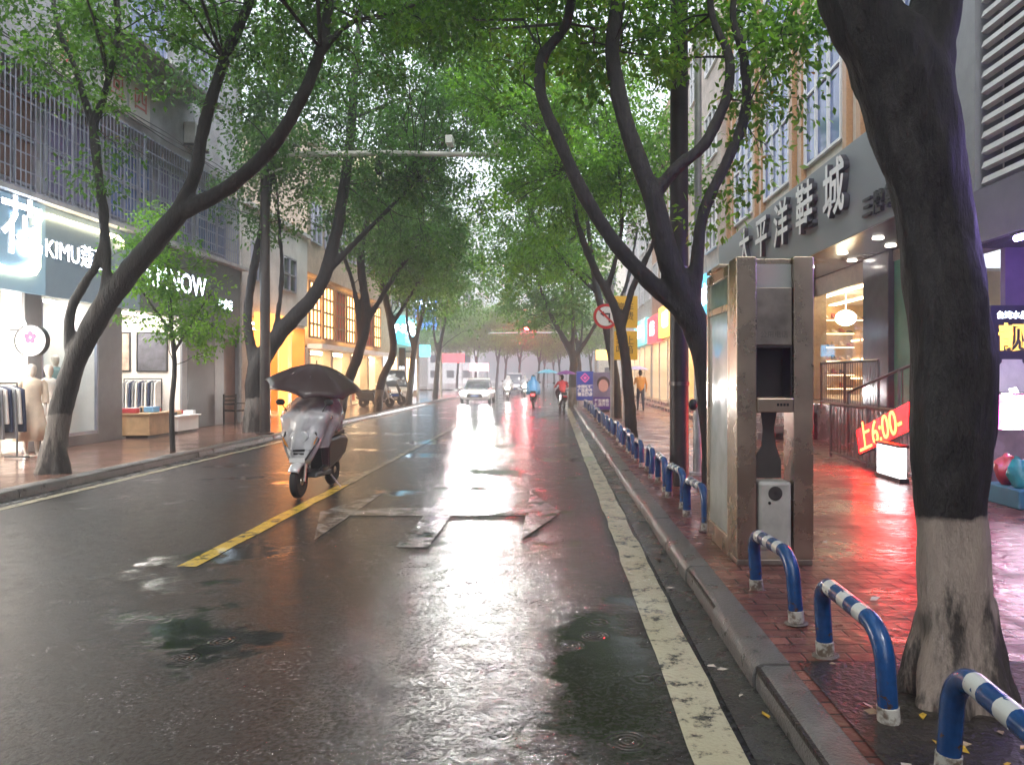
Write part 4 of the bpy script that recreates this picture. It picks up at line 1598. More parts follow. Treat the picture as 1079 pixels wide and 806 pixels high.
for k in range(9):
    box('shoe_shelf', M('honey_shelf_wood', (.45, .28, .12), .5), XB + 2.6, XB + 3.3, 16.9 + k * .8, 17.5 + k * .8, ZFL + .06, 3.0, br)
for k in range(9):
    for z in (1.5, 2.1, 2.7):
        box('shelf_light', emis('amber_shelf_lamp', (1, .72, .36), 2.5), XB + 2.55, XB + 2.59, 16.92 + k * .8, 17.48 + k * .8, z, z + .05, br)
for k, (x, y) in enumerate([(XR + .6, 12.2), (XR + .6, 13.9), (XR + .6, 15.6), (XR + 1.2, 12.9), (XR + 1.2, 14.7), (XR + 1.2, 16.6), (XR + .6, 17.6),
                            (XR + .6, 20)]):
    mb = MB()
    mb.lathe([(.10, 0), (.10, .02)], (x, y, ZF0 - .003), 16)
    mb.build('downlight', emis('soffit_downlight', (1, .93, .82), 3.5), br)
# shelves of shoes on the far side wall of the shop, seen through the window
for r_ in range(6):
    z = ZFL + .25 + r_ * .44
    q = box('shoe_shelf', M('honey_shelf_wood', (.45, .28, .12), .5), XB + .35, XB + 3.4, 23.75, 24.15, z, z + .03, br)
    box('shelf_light', emis('amber_shelf_lamp', (1, .72, .36), 2.5), XB + .35, XB + 3.4, 23.74, 23.748, z - .03, z - .004, br)
    for k in range(12):
        x = -1.4 + k * .25
        mb = MB()
        hh = random.uniform(.06, .2)
        mb.prism([(-.17, 0), (.12, 0), (.12, hh), (.05, hh + .02), (-.03, .08), (-.17, .05)], 'x', x, x + .1)
        o_ = mb.build('shoe', M('shoe_leather_%d' % ((k * 5 + r_) % 4), [(.05, .03, .02), (.5, .35, .2), (.6, .55, .5), (.3, .05, .04)][(k * 5 + r_) % 4], .35), q, bevel=.015)
        o_.location = (0, 0, .031)
mb = MB()
mb.tube([(XR + 2.6, 20.5, 3.85), (XR + 2.6, 20.5, 3.4)], .01, 6)
mb.ball((XR + 2.6, 20.5, 3.2), (.28, .28, .22), 14, 8)
mb.build('pendant_lamp', emis('pendant_glow', (1, .8, .5), 5), br, smooth=True)
# stairs and ramp
st = thing('entrance_steps', 'stone entrance steps and ramp rising to the shoe shop floor', 'steps')
mb = MB()
poly = [(13.75, 0), (13.75, SW + .02), (9.9, ZFL), (9.0, ZFL), (9.0, 0)]
mb.prism(poly, 'x', 5.28, XB - .905)
mb.build('ramp', M('terrace_stone_ramp', (.22, .17, .16), .25, var=.3, vs=3, rvar=.1), st)
for k in range(5):
    mb = MB()
    x = 4.75 + k * .3
    mb.box(x, XB - .906, 17.2, 24.2, SW - .01, SW + .16 * (k + 1))
    mb.build('step', M('terrace_stone', (.20, .15, .14), .25), st, bevel=.01)


def railing(label, X, pts, hgt, gap=.12, mid=True, top=None):
    """posts and balusters between a bottom line and a top line, both sloping with pts (y, z)"""
    t = thing('railing', label, 'railing', (X, pts[0][0], pts[0][1]))
    o0 = Vector(t.location)
    mb = MB()
    a = [Vector((X, y, z)) - o0 for y, z in pts]
    b = [Vector((X, y, z + hgt)) - o0 for y, z in pts]
    mb.tube(a, .02, 6)
    mb.build('bottom_rail', RAIL, t, smooth=True)
    mb = MB()
    mb.tube(b, .026, 8)
    mb.build('handrail', RAIL, t, smooth=True)
    n = 0
    L_ = abs(pts[-1][0] - pts[0][0])
    m = max(2, int(L_ / gap))
    bal = MB()
    for k in range(m + 1):
        f = k / m
        yv = pts[0][0] + (pts[-1][0] - pts[0][0]) * f
        z = np.interp(-yv, [-p[0] for p in pts], [p[1] for p in pts])
        p = Vector((X, yv, z)) - o0
        bal.tube([p, p + Vector((0, 0, hgt))], .009, 5)
    bal.build('baluster_grille', RAIL, t, smooth=True)
    for y, z in pts:
        mb = MB()
        p = Vector((X, y, z)) - o0
        mb.tube([p - Vector((0, 0, .16 if z > .3 else z - SW + .0)), p + Vector((0, 0, hgt + .02))], .028, 8)
        mb.build('post', RAIL, t, smooth=True)
    return t


railing('steel railing of thin upright bars standing on the red brick pavement', 5.1, [(13.6, .2), (12.0, .2), (10.2, .2)], .88, gap=.15)
railing('slanting steel handrail up the ramp behind the barred railing', 5.42, [(13.6, .35), (11.6, .74), (9.9, 1.05)], .95, gap=.5)
railing('steel railing on the shop terrace before the lit shoe window', 6.15, [(17.0, ZFL + .06), (15.6, ZFL + .06), (14.0, ZFL + .06)], .88)

# red LED strip on the ramp's side, sloping with it
led = thing('led_sign', 'red dotted LED time sign slanting up along the barred railing', 'LED sign', (5.035, 11.0, .86))
led.rotation_euler = (R(-16.5), 0, 0)
mb = MB()
mb.box(-.02, .03, -1.25, 1.25, -.22, .22)
mb.build('housing', BLACK, led, bevel=.008)
mb = MB()
mb.box(-.024, -.021, -1.22, 1.22, -.19, .19)
mb.build('display', emis('red_led_glow', (1, .0015, .002), 8), led)
text('lettering', '上6:00-', .52, (-.032, 1.19, 0), RIGHT_FACE, emis('red_led_text', (1, .06, .012), 9), led, .003, align='LEFT')
lb = thing('lightbox_sign', 'small glaring white lightbox standing on the pavement by the railing', 'lightbox', (4.84, 10.6, SW))
mb = MB()
mb.box(-.05, .05, -.36, .36, .06, .48)
mb.build('light_panel', emis('glaring_white_panel', (.95, .97, 1), 1.8), lb, bevel=.01)
mb = MB()
mb.box(-.065, .065, -.40, .40, 0, .058)
mb.box(-.065, .065, -.40, .40, .482, .52)
mb.build('frame', BLACK, lb)

# --- the building at the near right, louvred above
bn = thing('louvred_building', 'building clad in pale horizontal louvres above a dark purple-lit shopfront', 'building')
mb = MB()
mb.box(XR + .35, XR + 7, -4, 9.6, 4.0, 14)
mb.box(XR + .05, XR + 7, -4, 9.6, 3.25, 4.0)
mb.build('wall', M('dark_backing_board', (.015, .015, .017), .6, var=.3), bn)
mb = MB()
z = 4.05
while z < 13:
    mb.prism([(XR + .02, z + .02), (XR + .10, z), (XR + .13, z + .085), (XR + .05, z + .105)], 'y', -4, 9.55)
    z += .195
mb.build('louvre_cladding', M('pale_louvre_paint', (.52, .52, .50), .5, var=.15, vs=2), bn)
box('corner_panel', M('grey_corner_panel', (.24, .245, .25), .45, var=.15), XR - .02, XR + .34, 9.62, 10.18, 3.25, 14, bn)
mb = MB()
mb.box(XR - .05, XR + .04, -4, 9.6, 3.3, 3.98)
mb.build('beam', M('grey_violet_beam', (.16, .15, .18), .4, var=.15), bn)
NAVY = M('navy_shop_panel', (.035, .03, .065), .35, var=.25)
box('back_wall', NAVY, XR + 2.2, XR + 2.3, -4, 9.4, SW, 3.25, bn)
box('side_wall', M('plum_side_panel', (.16, .11, .20), .4, var=.2), XR + .3, XR + 2.9, 9.5, 9.6, SW, 3.25, bn)
box('counter', M('mauve_counter_laminate', (.40, .33, .45), .35, var=.15), XR + .5, XR + 2.1, 8.6, 9.2, SW, 1.0, bn, bevel=.01)
# posters on the side wall, facing up the pavement towards us
GOLD = emis('gold_letters', (1, .62, .10), .7)
for k, (x, c_, w_) in enumerate(((5.86, '靓', .36), (6.55, '水', .36))):
    p = thing('wall_poster', ['dark poster with a golden character over a pale product picture', 'dark poster with a white character over a pink product picture'][k],
              'poster', (x, 9.47, 1.75))
    mb = MB()
    mb.box(-.27, .27, -.015, .015, -.45, .75)
    mb.build('sheet', NAVY, p)
    text('lettering', c_, .36, (0, -.02, .32), TO_US, GOLD if k == 0 else LETTER_W, p, .003, bold=.01)
    text('lettering', '台湾水晶' if k == 0 else '美容', .10, (0, -.02, .62), TO_US, LETTER_W, p, .002)
    mb = MB()
    mb.lathe([(.01, -.40), (.17, -.40), (.17, -.02), (.13, .03), (.13, .06), (.01, .06)], (0, -.018, 0), 20)
    o = mb.build('printed_tub', M('pale_tub_print_%d' % k, [(.62, .56, .58), (.62, .36, .42)][k], .4), p, smooth=True)
    o.scale = (1, .06, 1)
    o.location = (0, -.016, 0)
sz = thing('lightbox_sign', 'glowing magenta lightbox with bold white characters over the goods stall', 'lightbox', (6.35, 9.1, .78))
mb = MB()
mb.box(-1.1, 1.1, -.07, .07, 0, .62)
mb.build('housing', BLACK, sz, bevel=.01)
mb = MB()
mb.box(-1.06, 1.06, -.078, -.072, .03, .59)
mb.build('light_panel', emis('magenta_light_panel', (.85, .10, .55), 1.8), sz)
text('lettering', '新杂货', .60, (0, -.09, .33), TO_US, emis('bright_white_letters', (1, .95, 1), 5), sz, .006, bold=.02)
# blue-violet tube added along the beam for the violet glow on the near trunk
tb = thing('added_glow_tube', 'blue violet light tube added under the beam of the louvred building to tint the near trunk', 'light tube', (XR + .0, 6.0, 3.26))
mb = MB()
mb.tube([(0, -2.6, -.03), (0, 2.8, -.03)], .035, 10)
mb.build('tube', emis('violet_trunk_glow', (.42, .30, 1.0), 22), tb, smooth=True)
mb = MB()
mb.box(-.04, .04, -2.65, 2.85, .002, .03)
mb.build('batten', BLACK, tb)

sl = thing('market_stall', 'low stall heaped with bright bagged goods below the magenta sign', 'stall', (5.75, 8.5, SW))
mb = MB()
mb.box(-.62, .9, -.35, .35, .0, .22)
mb.build('table', M('stall_blue_cloth', (.05, .18, .26), .6), sl, bevel=.02)
rr = random.Random(5)
PACK = [M('teal_pack_film', (.03, .28, .30), .22, var=.4, vs=9), M('red_pack_film', (.55, .05, .06), .22, var=.3, vs=9),
        M('white_pack_film', (.62, .62, .66), .22, var=.3, vs=9), M('navy_pack_film', (.05, .07, .26), .22, var=.3, vs=9)]
for k in range(9):
    x, y = -.5 + (k % 5) * .28, -.2 + (k // 5) * .28
    mb = MB()
    w_, h = .13, rr.uniform(.24, .38)
    mb.ball((0, 0, h * .45), (w_, .10, h * .5), 12, 8)
    mb.ball((0, 0, h * .95), (.035, .03, .03), 8, 6)
    mb.v = [tuple(Vector(v) * (1 + .28 * noise.noise(Vector(v) * 9 + Vector((k, 0, 0))))) for v in mb.v]
    o = mb.build('goods_bag', PACK[k % 4], None, smooth=True)
    o.location = (5.75 + x, 8.5 + y, SW + .222)
    o.rotation_euler = (rr.uniform(-.15, .15), rr.uniform(-.15, .15), rr.uniform(0, 3))
    nm = ['teal', 'red', 'white', 'navy'][k % 4]
    tag(o, nm + ' tied plastic goods bag on the low stall under the magenta sign', 'bag', nm + ' bags on the stall')

# --- further buildings on the right
XQ = 5.6
cols = [((.5, .42, .36), 24.7, 33), ((.45, .30, .2), 33.05, 42), ((.52, .5, .47), 42.05, 57)]
labs = ['pale building with shop signs just past the grey shoe shop fascia', 'brown building with warm lit shopfront past the yellow plates',
        'pale grey corner building on the far end of the brick pavement']
for (c, y0, y1), lab in zip(cols, labs):
    b = thing('shop_building', lab, 'building')
    mb = MB()
    mb.box(XQ, XQ + 7, y0, y1, 3.5, 15)
    mb.build('wall', M('far_render_%d' % int(y0), c, .8, var=.25), b)
    room(b, y0 + .1, y1 - .1, .35, 3.4, depth=3, X=XQ, s=1, lamp=LAMP_Y, lamps=2, wall=M('peach_shop_wall', (.75, .5, .32), .6))
    n = int((y1 - y0) / 2.9)
    for k in range(n):
        y = y0 + .5 + k * 2.9
        for z in (6, 9.2, 12.4):
            window_on(b, -1, XQ, y, y + 1.8, z, z + 1.7, nv=2, nh=1, frame=WHITE)
    for k in range(n + 1):
        y = y0 + k * (y1 - y0 - .4) / n
        box('pillar', PALEWALL, XQ - .02, XQ + .4, y, y + .4, SW, 3.5, b)
    for k in range(2):
        mb = MB()
        mb.box(XQ - .9 + k * .4, XQ - .03, y0 + .3, y1 - .3, SW + .13 * k, SW + .13 * (k + 1))
        mb.build('step', M('terrace_stone', (.20, .15, .14), .25), b)
SG = [('sky blue fascia board with white characters past the shoe shop', (.10, .48, .80), '名品内衣', 25.0, 29.5, 3.6, 5.2, 1.0),
      ('scarlet fascia board over the warm shopfront past the blue one', (.85, .06, .05), '精品女鞋', 29.8, 33.0, 3.5, 4.9, 1.4),
      ('amber fascia board with dark characters beyond the scarlet one', (.95, .55, .08), '眼镜', 33.2, 37.5, 3.5, 5.0, 1.2),
      ('crimson fascia board before the corner building', (.80, .05, .07), '金店', 38.0, 42.0, 3.4, 4.8, 1.3),
      ('teal fascia board on the corner building at the crossing', (.08, .5, .5), '超市', 43, 49, 3.5, 5, 1.0)]
for lab, c, tx, y0, y1, z0, z1, e in SG:
    t = thing('shop_sign', lab, 'sign', (XQ - .02, (y0 + y1) / 2, z0))
    mb = MB()
    mb.box(-.25, 0, -(y1 - y0) / 2, (y1 - y0) / 2, 0, z1 - z0)
    mb.build('board', emis('lightbox_' + tx, c, e * .6), t, bevel=.02)
    text('lettering', tx, .8, (-.262, 0, (z1 - z0) / 2), RIGHT_FACE, LETTER_W, t, .01, bold=.01)

for x0, x1, y1, lab in ((XL - 6, XL, 1.9, 'unseen stained building added behind the viewer beyond the clothes shops'), (XR + .1, XR + 7, -4.1, 'unseen stained building added behind the viewer past the louvres')):
    b = thing('shop_building', lab, 'building')
    mb = MB()
    mb.box(x0, x1, -42, y1, 3.3, 15)
    mb.box(x0 + .5, x1 - .5, -42, y1, SW, 3.28)
    mb.build('wall', DIRTYWALL, b)  # out of view, added to darken reflections and shade the near street
    sd = 1 if x0 < 0 else -1
    for k in range(7):
        for z in (5.2, 8.6, 11.8):
            window_on(b, sd, x1 if sd > 0 else x0, y1 - 3 - k * 5, y1 - .8 - k * 5, z, z + 1.7, nv=2)
for x, y, z, w_, h_, c, lab in ((-11.6, 84, 3.6, 3.0, 1.0, (.9, .05, .06), 'red lit awning board beyond the crossing'),
                                (-15.6, 83, 4.4, 3.6, 1.3, (.08, .5, .85), 'blue lit board beyond the crossing past the cyan one'),
                                (-8.6, 86, 2.6, 2.2, .9, (1, .45, .5), 'pink lit board low beyond the crossing'),
                                (6.4, 85, 4.0, 3.0, 1.1, (.95, .5, .1), 'amber lit board beyond the crossing behind the posters')):
    t = thing('sign_board', lab, 'sign', (x, y, z))
    mb = MB()
    mb.box(-w_ / 2, w_ / 2, -.12, .12, -h_ / 2, h_ / 2)
    mb.build('board', emis('far_board_%d' % int(x), c, 1.4), t)
    for sx in (-1, 1):
        mb = MB()
        mb.box(sx * w_ * .42 - .06, sx * w_ * .42 + .06, -.06, .06, -z, -h_ / 2 - .002)
        mb.build('post', GREYPOST, t)
# --- pale blocks far beyond the crossing
rr = random.Random(3)
for k, (x, y, w_, h, lab) in enumerate([(-27, 96, 18, 17, 'hazy broad pale block beyond the crossing'), (-22, 150, 14, 34, 'hazy tall pale tower rising behind the broad block'),
                                        (14, 98, 16, 18, 'hazy cream block beyond the crossing behind the notice boards'),
                                        (17, 140, 12, 24, 'hazy grey block rising over the cream one')]):
    b = thing('far_building', lab, 'building', (x, y, 0))
    mb = MB()
    mb.box(-w_ / 2, w_ / 2, 0, 10, 0, h)
    mb.build('wall', M('far_block_%d' % k, [(.6, .6, .6), (.65, .66, .68), (.6, .55, .48), (.5, .5, .52)][k], .8, var=.15), b)
    nx = int(w_ / 3)
    for i in range(nx):
        for j in range(int(h / 3.2)):
            mb = MB()
            x0 = -w_ / 2 + .8 + i * (w_ - .8) / nx
            z0 = 1.2 + j * 3.1
            mb.box(x0, x0 + 1.5, -.03, .05, z0, z0 + 1.5)
            mb.build('window', DARKGLASS, b)

# ------------------------------------------------------------------ barrier hoops along the kerb
def hoop_material():
    m = bpy.data.materials.new('blue_white_hoop_paint')
    m.use_nodes = True
    nt = m.node_tree
    N, L = nt.nodes.new, nt.links.new
    b = nt.nodes['Principled BSDF']
    tc = N('ShaderNodeTexCoord')
    sp = N('ShaderNodeSeparateXYZ')
    L(tc.outputs['Object'], sp.inputs[0])

    def ma(op, a, b_):
        n = N('ShaderNodeMath')
        n.operation = op
        for i, x in enumerate((a, b_)):
            if isinstance(x, (int, float)):
                n.inputs[i].default_value = x
            else:
                L(x, n.inputs[i])
        return n.outputs[0]
    nz = N('ShaderNodeTexNoise')
    nz.inputs['Scale'].default_value = 26
    nz.inputs['Detail'].default_value = 6
    L(tc.outputs['Object'], nz.inputs['Vector'])
    y = ma('ADD', sp.outputs['Y'], ma('MULTIPLY', nz.outputs['Fac'], 0.012))
    st = ma('GREATER_THAN', ma('SINE', ma('MULTIPLY', ma('ADD', y, 0.03), 2 * math.pi / 0.185), 0), 0.15)
    top = ma('GREATER_THAN', sp.outputs['Z'], 0.355)
    far = ma('LESS_THAN', ma('ABSOLUTE', sp.outputs['Y'], 0), 0.27)
    chip = ma('LESS_THAN', nz.outputs['Fac'], 0.66)
    f = ma('MULTIPLY', ma('MULTIPLY', st, top), ma('MULTIPLY', far, chip))
    mx = N('ShaderNodeMix')
    mx.data_type = 'RGBA'
    bl_ = N('ShaderNodeMix')
    bl_.data_type = 'RGBA'
    bl_.inputs['A'].default_value = (0.012, 0.085, 0.28, 1)
    bl_.inputs['B'].default_value = (0.006, 0.035, 0.12, 1)
    L(nz.outputs['Fac'], bl_.inputs['Factor'])
    L(bl_.outputs['Result'], mx.inputs['A'])
    mx.inputs['B'].default_value = (0.60, 0.62, 0.60, 1)
    L(f, mx.inputs['Factor'])
    rust = N('ShaderNodeMix')
    rust.data_type = 'RGBA'
    rust.inputs['B'].default_value = (0.07, 0.035, 0.02, 1)
    low = N('ShaderNodeMapRange')
    low.inputs['From Min'].default_value = 0.05
    low.inputs['From Max'].default_value = 0.26
    low.inputs['To Min'].default_value = 0.14
    low.inputs['To Max'].default_value = 0.0
    L(sp.outputs['Z'], low.inputs['Value'])
    n3 = N('ShaderNodeTexNoise')
    n3.inputs['Scale'].default_value = 17
    n3.inputs['Detail'].default_value = 9
    n3.inputs['Roughness'].default_value = .7
    L(tc.outputs['Object'], n3.inputs['Vector'])
    L(ma('GREATER_THAN', ma('ADD', n3.outputs['Fac'], low.outputs[0]), 0.655), rust.inputs['Factor'])
    L(mx.outputs['Result'], rust.inputs['A'])
    L(rust.outputs['Result'], b.inputs['Base Color'])
    b.inputs['Roughness'].default_value = 0.22
    b.inputs['Coat Weight'].default_value = 0.3
    bp = N('ShaderNodeBump')
    bp.inputs['Strength'].default_value = 0.25
    bp.inputs['Distance'].default_value = 0.005
    n2 = N('ShaderNodeTexNoise')
    n2.inputs['Scale'].default_value = 130
    L(tc.outputs['Object'], n2.inputs['Vector'])
    L(n2.outputs['Fac'], bp.inputs['Height'])
    L(bp.outputs[0], b.inputs['Normal'])
    return m


HOOP = hoop_material()
SLEEVE = M('chipped_white_foot_paint', (.55, .53, .48), .45, var=.3, vs=20, col2=(.16, .12, .09), thr=(.42, .56))


def make_hoop():
    t = thing('barrier_hoop', '', 'barrier', (1.44, 0, SW))
    l, h, rc = .375, .40, .15
    pts = [(0, -l, 0), (0, -l, h - rc)]
    pts += [(0, -l + rc - rc * math.cos(a), h - rc + rc * math.sin(a)) for a in np.linspace(.2, math.pi / 2, 7)]
    pts += [(0, l - rc + rc * math.sin(a), h - rc + rc * math.cos(a)) for a in np.linspace(0, math.pi / 2 - .2, 7)]
    pts += [(0, l, h - rc), (0, l, 0)]
    # straight top split so that bands read cleanly
    mb = MB()
    mb.tube(pts, .043, 16)
    mb.build('tube', HOOP, t, smooth=True)
    for s in (-1, 1):
        mb = MB()
        mb.lathe([(.0435, .0), (.047, .0), (.047, .075), (.0435, .078)], (0, s * l, 0), 16)
        mb.build('foot_sleeve', SLEEVE, t, smooth=True)
        mb = MB()
        mb.ball((0, s * l, .0), (.072, .07, .012), 12, 6)
        mb.build('mortar_collar', M('crumbling_mortar', (.16, .13, .11), .6, var=.5, vs=30, bump=.8, bs=60), t, smooth=True)
    return t


h0 = make_hoop()
spots = [2.36, 3.54, 4.78] + [7.42 + 1.22 * k for k in range(22)]
names = ['barrier hoop',
         'blue and white banded barrier hoop at the edge of the earth pit',
         'blue barrier hoop with a white capped bend standing against the phone booth',
         'first blue barrier hoop beyond the phone booth']
names[0] = 'barrier hoop with broad white bands cut off at the bottom corner'
for i, y in enumerate(spots):
    o = h0 if i == 0 else dup(h0)
    o.location = (1.44 + random.uniform(-.012, .012), y, SW)
    o.rotation_euler = (random.uniform(-.035, .035), random.uniform(-.07, .07), random.uniform(-.08, .08))
    o['group'] = 'barrier hoops along the kerb'
    o['label'] = names[i] if i < 4 else 'blue barrier hoop in the receding row beyond the phone booth'

def milky():
    m = bpy.data.materials.new('milky_plastic')
    m.use_nodes = True
    nt = m.node_tree
    b = nt.nodes['Principled BSDF']
    b.inputs['Base Color'].default_value = (.85, .86, .86, 1)
    b.inputs['Roughness'].default_value = .3
    t = nt.nodes.new('ShaderNodeBsdfTranslucent')
    t.inputs[0].default_value = (.85, .86, .86, 1)
    x = nt.nodes.new('ShaderNodeMixShader')
    x.inputs[0].default_value = .6
    nt.links.new(b.outputs[0], x.inputs[1])
    nt.links.new(t.outputs[0], x.inputs[2])
    nt.links.new(x.outputs[0], nt.nodes['Material Output'].inputs[0])
    return m


# ------------------------------------------------------------------ phone booth
kb = thing('phone_booth', 'disused steel street phone booth with an empty dark recess and glazed side', 'phone booth', (1.43, 5.77, SW))
KH = 2.41
PST = M('worn_champagne_steel', (.48, .39, .30), .28, metal=1.0, var=.22, vs=2.2, rvar=.10, bump=.02, bs=5)
for x0, x1 in ((0, .155), (.445, .60)):
    mb = MB()
    mb.box(x0, x1, 0, .26, .05, KH)
    mb.build('front_pillar', PST, kb, bevel=.006)
mb = MB()
mb.box(.158, .442, .06, .09, 2.36, KH - .01)
mb.build('top_rail', PST, kb, bevel=.004)
mb = MB()
mb.box(.158, .442, .05, .062, 2.175, 2.358)
mb.build('light_window', milky(), kb)
mb = MB()
mb.box(.158, .442, .03, .20, 1.72, 2.172)
mb.build('front_panel', STEEL_D, kb, bevel=.006)
text('lettering', '公用电话', .055, (.30, .028, 1.80), TO_US, M('faint_grey_print', (.16, .14, .12), .5), kb, .001)
mb = MB()                      # the recess the telephone was taken from
mb.box(.158, .17, .03, .26, 1.31, 1.718)
mb.box(.43, .442, .03, .26, 1.31, 1.718)
mb.box(.17, .43, .24, .26, 1.31, 1.718)
mb.box(.17, .43, .03, .24, 1.70, 1.718)
mb.build('phone_recess', M('dark_recess_lining', (.03, .026, .026), .5, var=.3), kb)
mb = MB()
mb.box(.158, .442, -.01, .24, 1.195, 1.308)
mb.build('shelf', PST, kb, bevel=.01)
mb = MB()
for k in range(4):
    mb.box(.31 + k * .025, .328 + k * .025, -.0125, -.0105, 1.245, 1.265)
mb.build('shelf_print', BLACK, kb)
mb = MB()                      # waisted back plate in the gap
mb.prism([(.20, .66), (.40, .66), (.40, .80), (.36, .92), (.345, 1.06), (.365, 1.193), (.235, 1.193), (.25, 1.06), (.24, .92), (.17, .80), (.17, .66)], 'y', .17, .185)
mb.build('back_plate', M('dark_grey_plate', (.10, .095, .09), .4, metal=.6, var=.3), kb, bevel=.004)
mb = MB()
mb.box(.17, .43, .0, .19, .12, .655)
mb.build('lower_cabinet', M('grey_white_enamel', (.42, .41, .37), .38, var=.25, vs=5, rvar=.12), kb, bevel=.025)
mb = MB()
mb.lathe([(.055, -.006), (.055, .0), (.01, .0), (.01, -.006)], (.30, -.0005, .565), 20, axis='y')
o = mb.build('cabinet_handle', M('dark_grey_plate', (.10, .095, .09), .4), kb)
mb = MB()
mb.lathe([(.012, -.006), (.012, 0.0), (.002, -.001)], (.255, -.001, .49), 12, axis='y')
mb.build('lock', BLACK, kb)
mb = MB()
mb.box(.005, .595, .008, .30, 0, .048)
mb.build('base_plinth', STEEL_D, kb, bevel=.006)
for y0 in (.265, 1.08):
    mb = MB()
    mb.box(.0, .06, y0, y0 + .055, 0, KH - .02)
    mb.build('side_post', PST, kb, bevel=.004)
for z0, z1 in ((.0, .16), (2.02, 2.075), (2.30, 2.39)):
    mb = MB()
    mb.box(.004, .056, .322, 1.078, z0, z1)
    mb.build('side_rail', PST, kb, bevel=.004)
mb = MB()
mb.box(.02, .034, .322, 1.078, .162, 2.018)
mb.build('side_pane', M('silver_reflection_pane', (.50, .50, .46), .14, var=.2, vs=3, metal=.3, rvar=.08), kb)  # pale grey base colour stands in for a silvery reflection
mb = MB()
mb.box(.02, .034, .322, 1.078, 2.077, 2.298)
mb.build('top_pane', M('green_reflection_pane', (.20, .26, .22), .10, var=.3, vs=4), kb)  # green put into the colour for what the glass reflects
mb = MB()
mb.box(.0, .60, .62, 1.14, KH, KH + .035)
mb.build('roof', PST, kb, bevel=.006)
mb = MB()
mb.box(.54, .598, 1.08, 1.135, 0, KH - .002)
mb.build('side_post', PST, kb, bevel=.004)

# ------------------------------------------------------------------ poles, signs, gantry
p = thing('utility_pole', 'thick dark brown utility pole at the kerb beside the forked tree', 'pole', (1.70, 10.0, SW))
mb = MB()
mb.lathe([(.135, -.02), (.13, .1), (.125, 3), (.115, 9), (.10, 12)], seg=20)
mb.build('shaft', DARKPOST, p, smooth=True)
mb = MB()
for z in (1.35, 2.9, 5.4):
    mb.lathe([(.133, z), (.138, z), (.138, z + .05), (.133, z + .05)], seg=20)
mb.build('steel_band', RAIL, p)
p = thing('lamp_post', 'slim pale grey lamp post behind the thick dark pole', 'lamp post', (2.17, 11.1, SW))
mb = MB()
mb.lathe([(.13, 0), (.13, .04), (.075, .05), (.075, .9), (.062, .95), (.05, 8.5)], seg=16)
mb.build('shaft', GREYPOST, p, smooth=True)
mb = MB()
mb.tube([(0, 0, 8.45), (-.3, 0, 8.8), (-1.4, 0, 9.0)], .035, 8)
mb.build('arm', GREYPOST, p, smooth=True)
mb = MB()
mb.ball((-1.65, 0, 9.0), (.32, .13, .07), 14, 8)
mb.build('lamp_head', GREYPOST, p, smooth=True)
mb = MB()
mb.ball((-.085, -.06, 1.05), (.07, .06, .09), 10, 6)
mb.build('bell_box', BLACK, p, smooth=True)

p = thing('road_sign', 'round white road sign with a red ring on a grey pole in the barrier row', 'road sign', (1.83, 23.0, SW))
mb = MB()
mb.lathe([(.09, 0), (.09, .03), (.062, .04), (.055, 4.3)], seg=14)
mb.build('pole', GREYPOST, p, smooth=True)
mb = MB()
mb.lathe([(.30, -.10), (.30, -.085), (.01, -.085), (.01, -.10)], (-.2, 0, 3.32), 32, axis='y')
mb.build('disc', M('white_sign_sheet', (.78, .78, .76), .4, var=.05), p)
mb = MB()
mb.lathe([(.31, -.102), (.39, -.102), (.39, -.083), (.31, -.083), (.31, -.102)], (-.2, 0, 3.32), 32, axis='y', cap=False)
mb.prism([(-.43, 3.51), (-.39, 3.55), (.03, 3.13), (-.01, 3.09)], 'y', -.112, -.106)
mb.build('red_ring', M('red_sign_sheet', (.62, .03, .03), .4), p)
mb = MB()
mb.prism([(-.12, 3.12), (-.07, 3.12), (-.07, 3.42), (-.26, 3.42), (-.26, 3.48), (-.38, 3.395), (-.26, 3.31), (-.26, 3.37), (-.12, 3.37)], 'y', -.1045, -.1025)
mb.build('turn_arrow', BLACK, p)
p = thing('road_sign', 'yellow road plates with black writing on a post behind the round sign', 'road sign', (2.35, 24.4, SW))
mb = MB()
mb.lathe([(.05, 0), (.05, 4.2)], seg=12)
mb.build('pole', GREYPOST, p, smooth=True)
YEL = M('yellow_sign_sheet', (.72, .42, .03), .45, var=.1)
for z0, z1, tx in ((3.05, 4.1, '停车\n收费'), (2.0, 2.95, '禁止\n鸣笛')):
    mb = MB()
    mb.box(-.42, .42, -.07, -.052, z0, z1)
    q = mb.build('plate', YEL, p, bevel=.006)
    text('lettering', tx, .30, (0, -.074, (z0 + z1) / 2), TO_US, BLACK, q, .001)

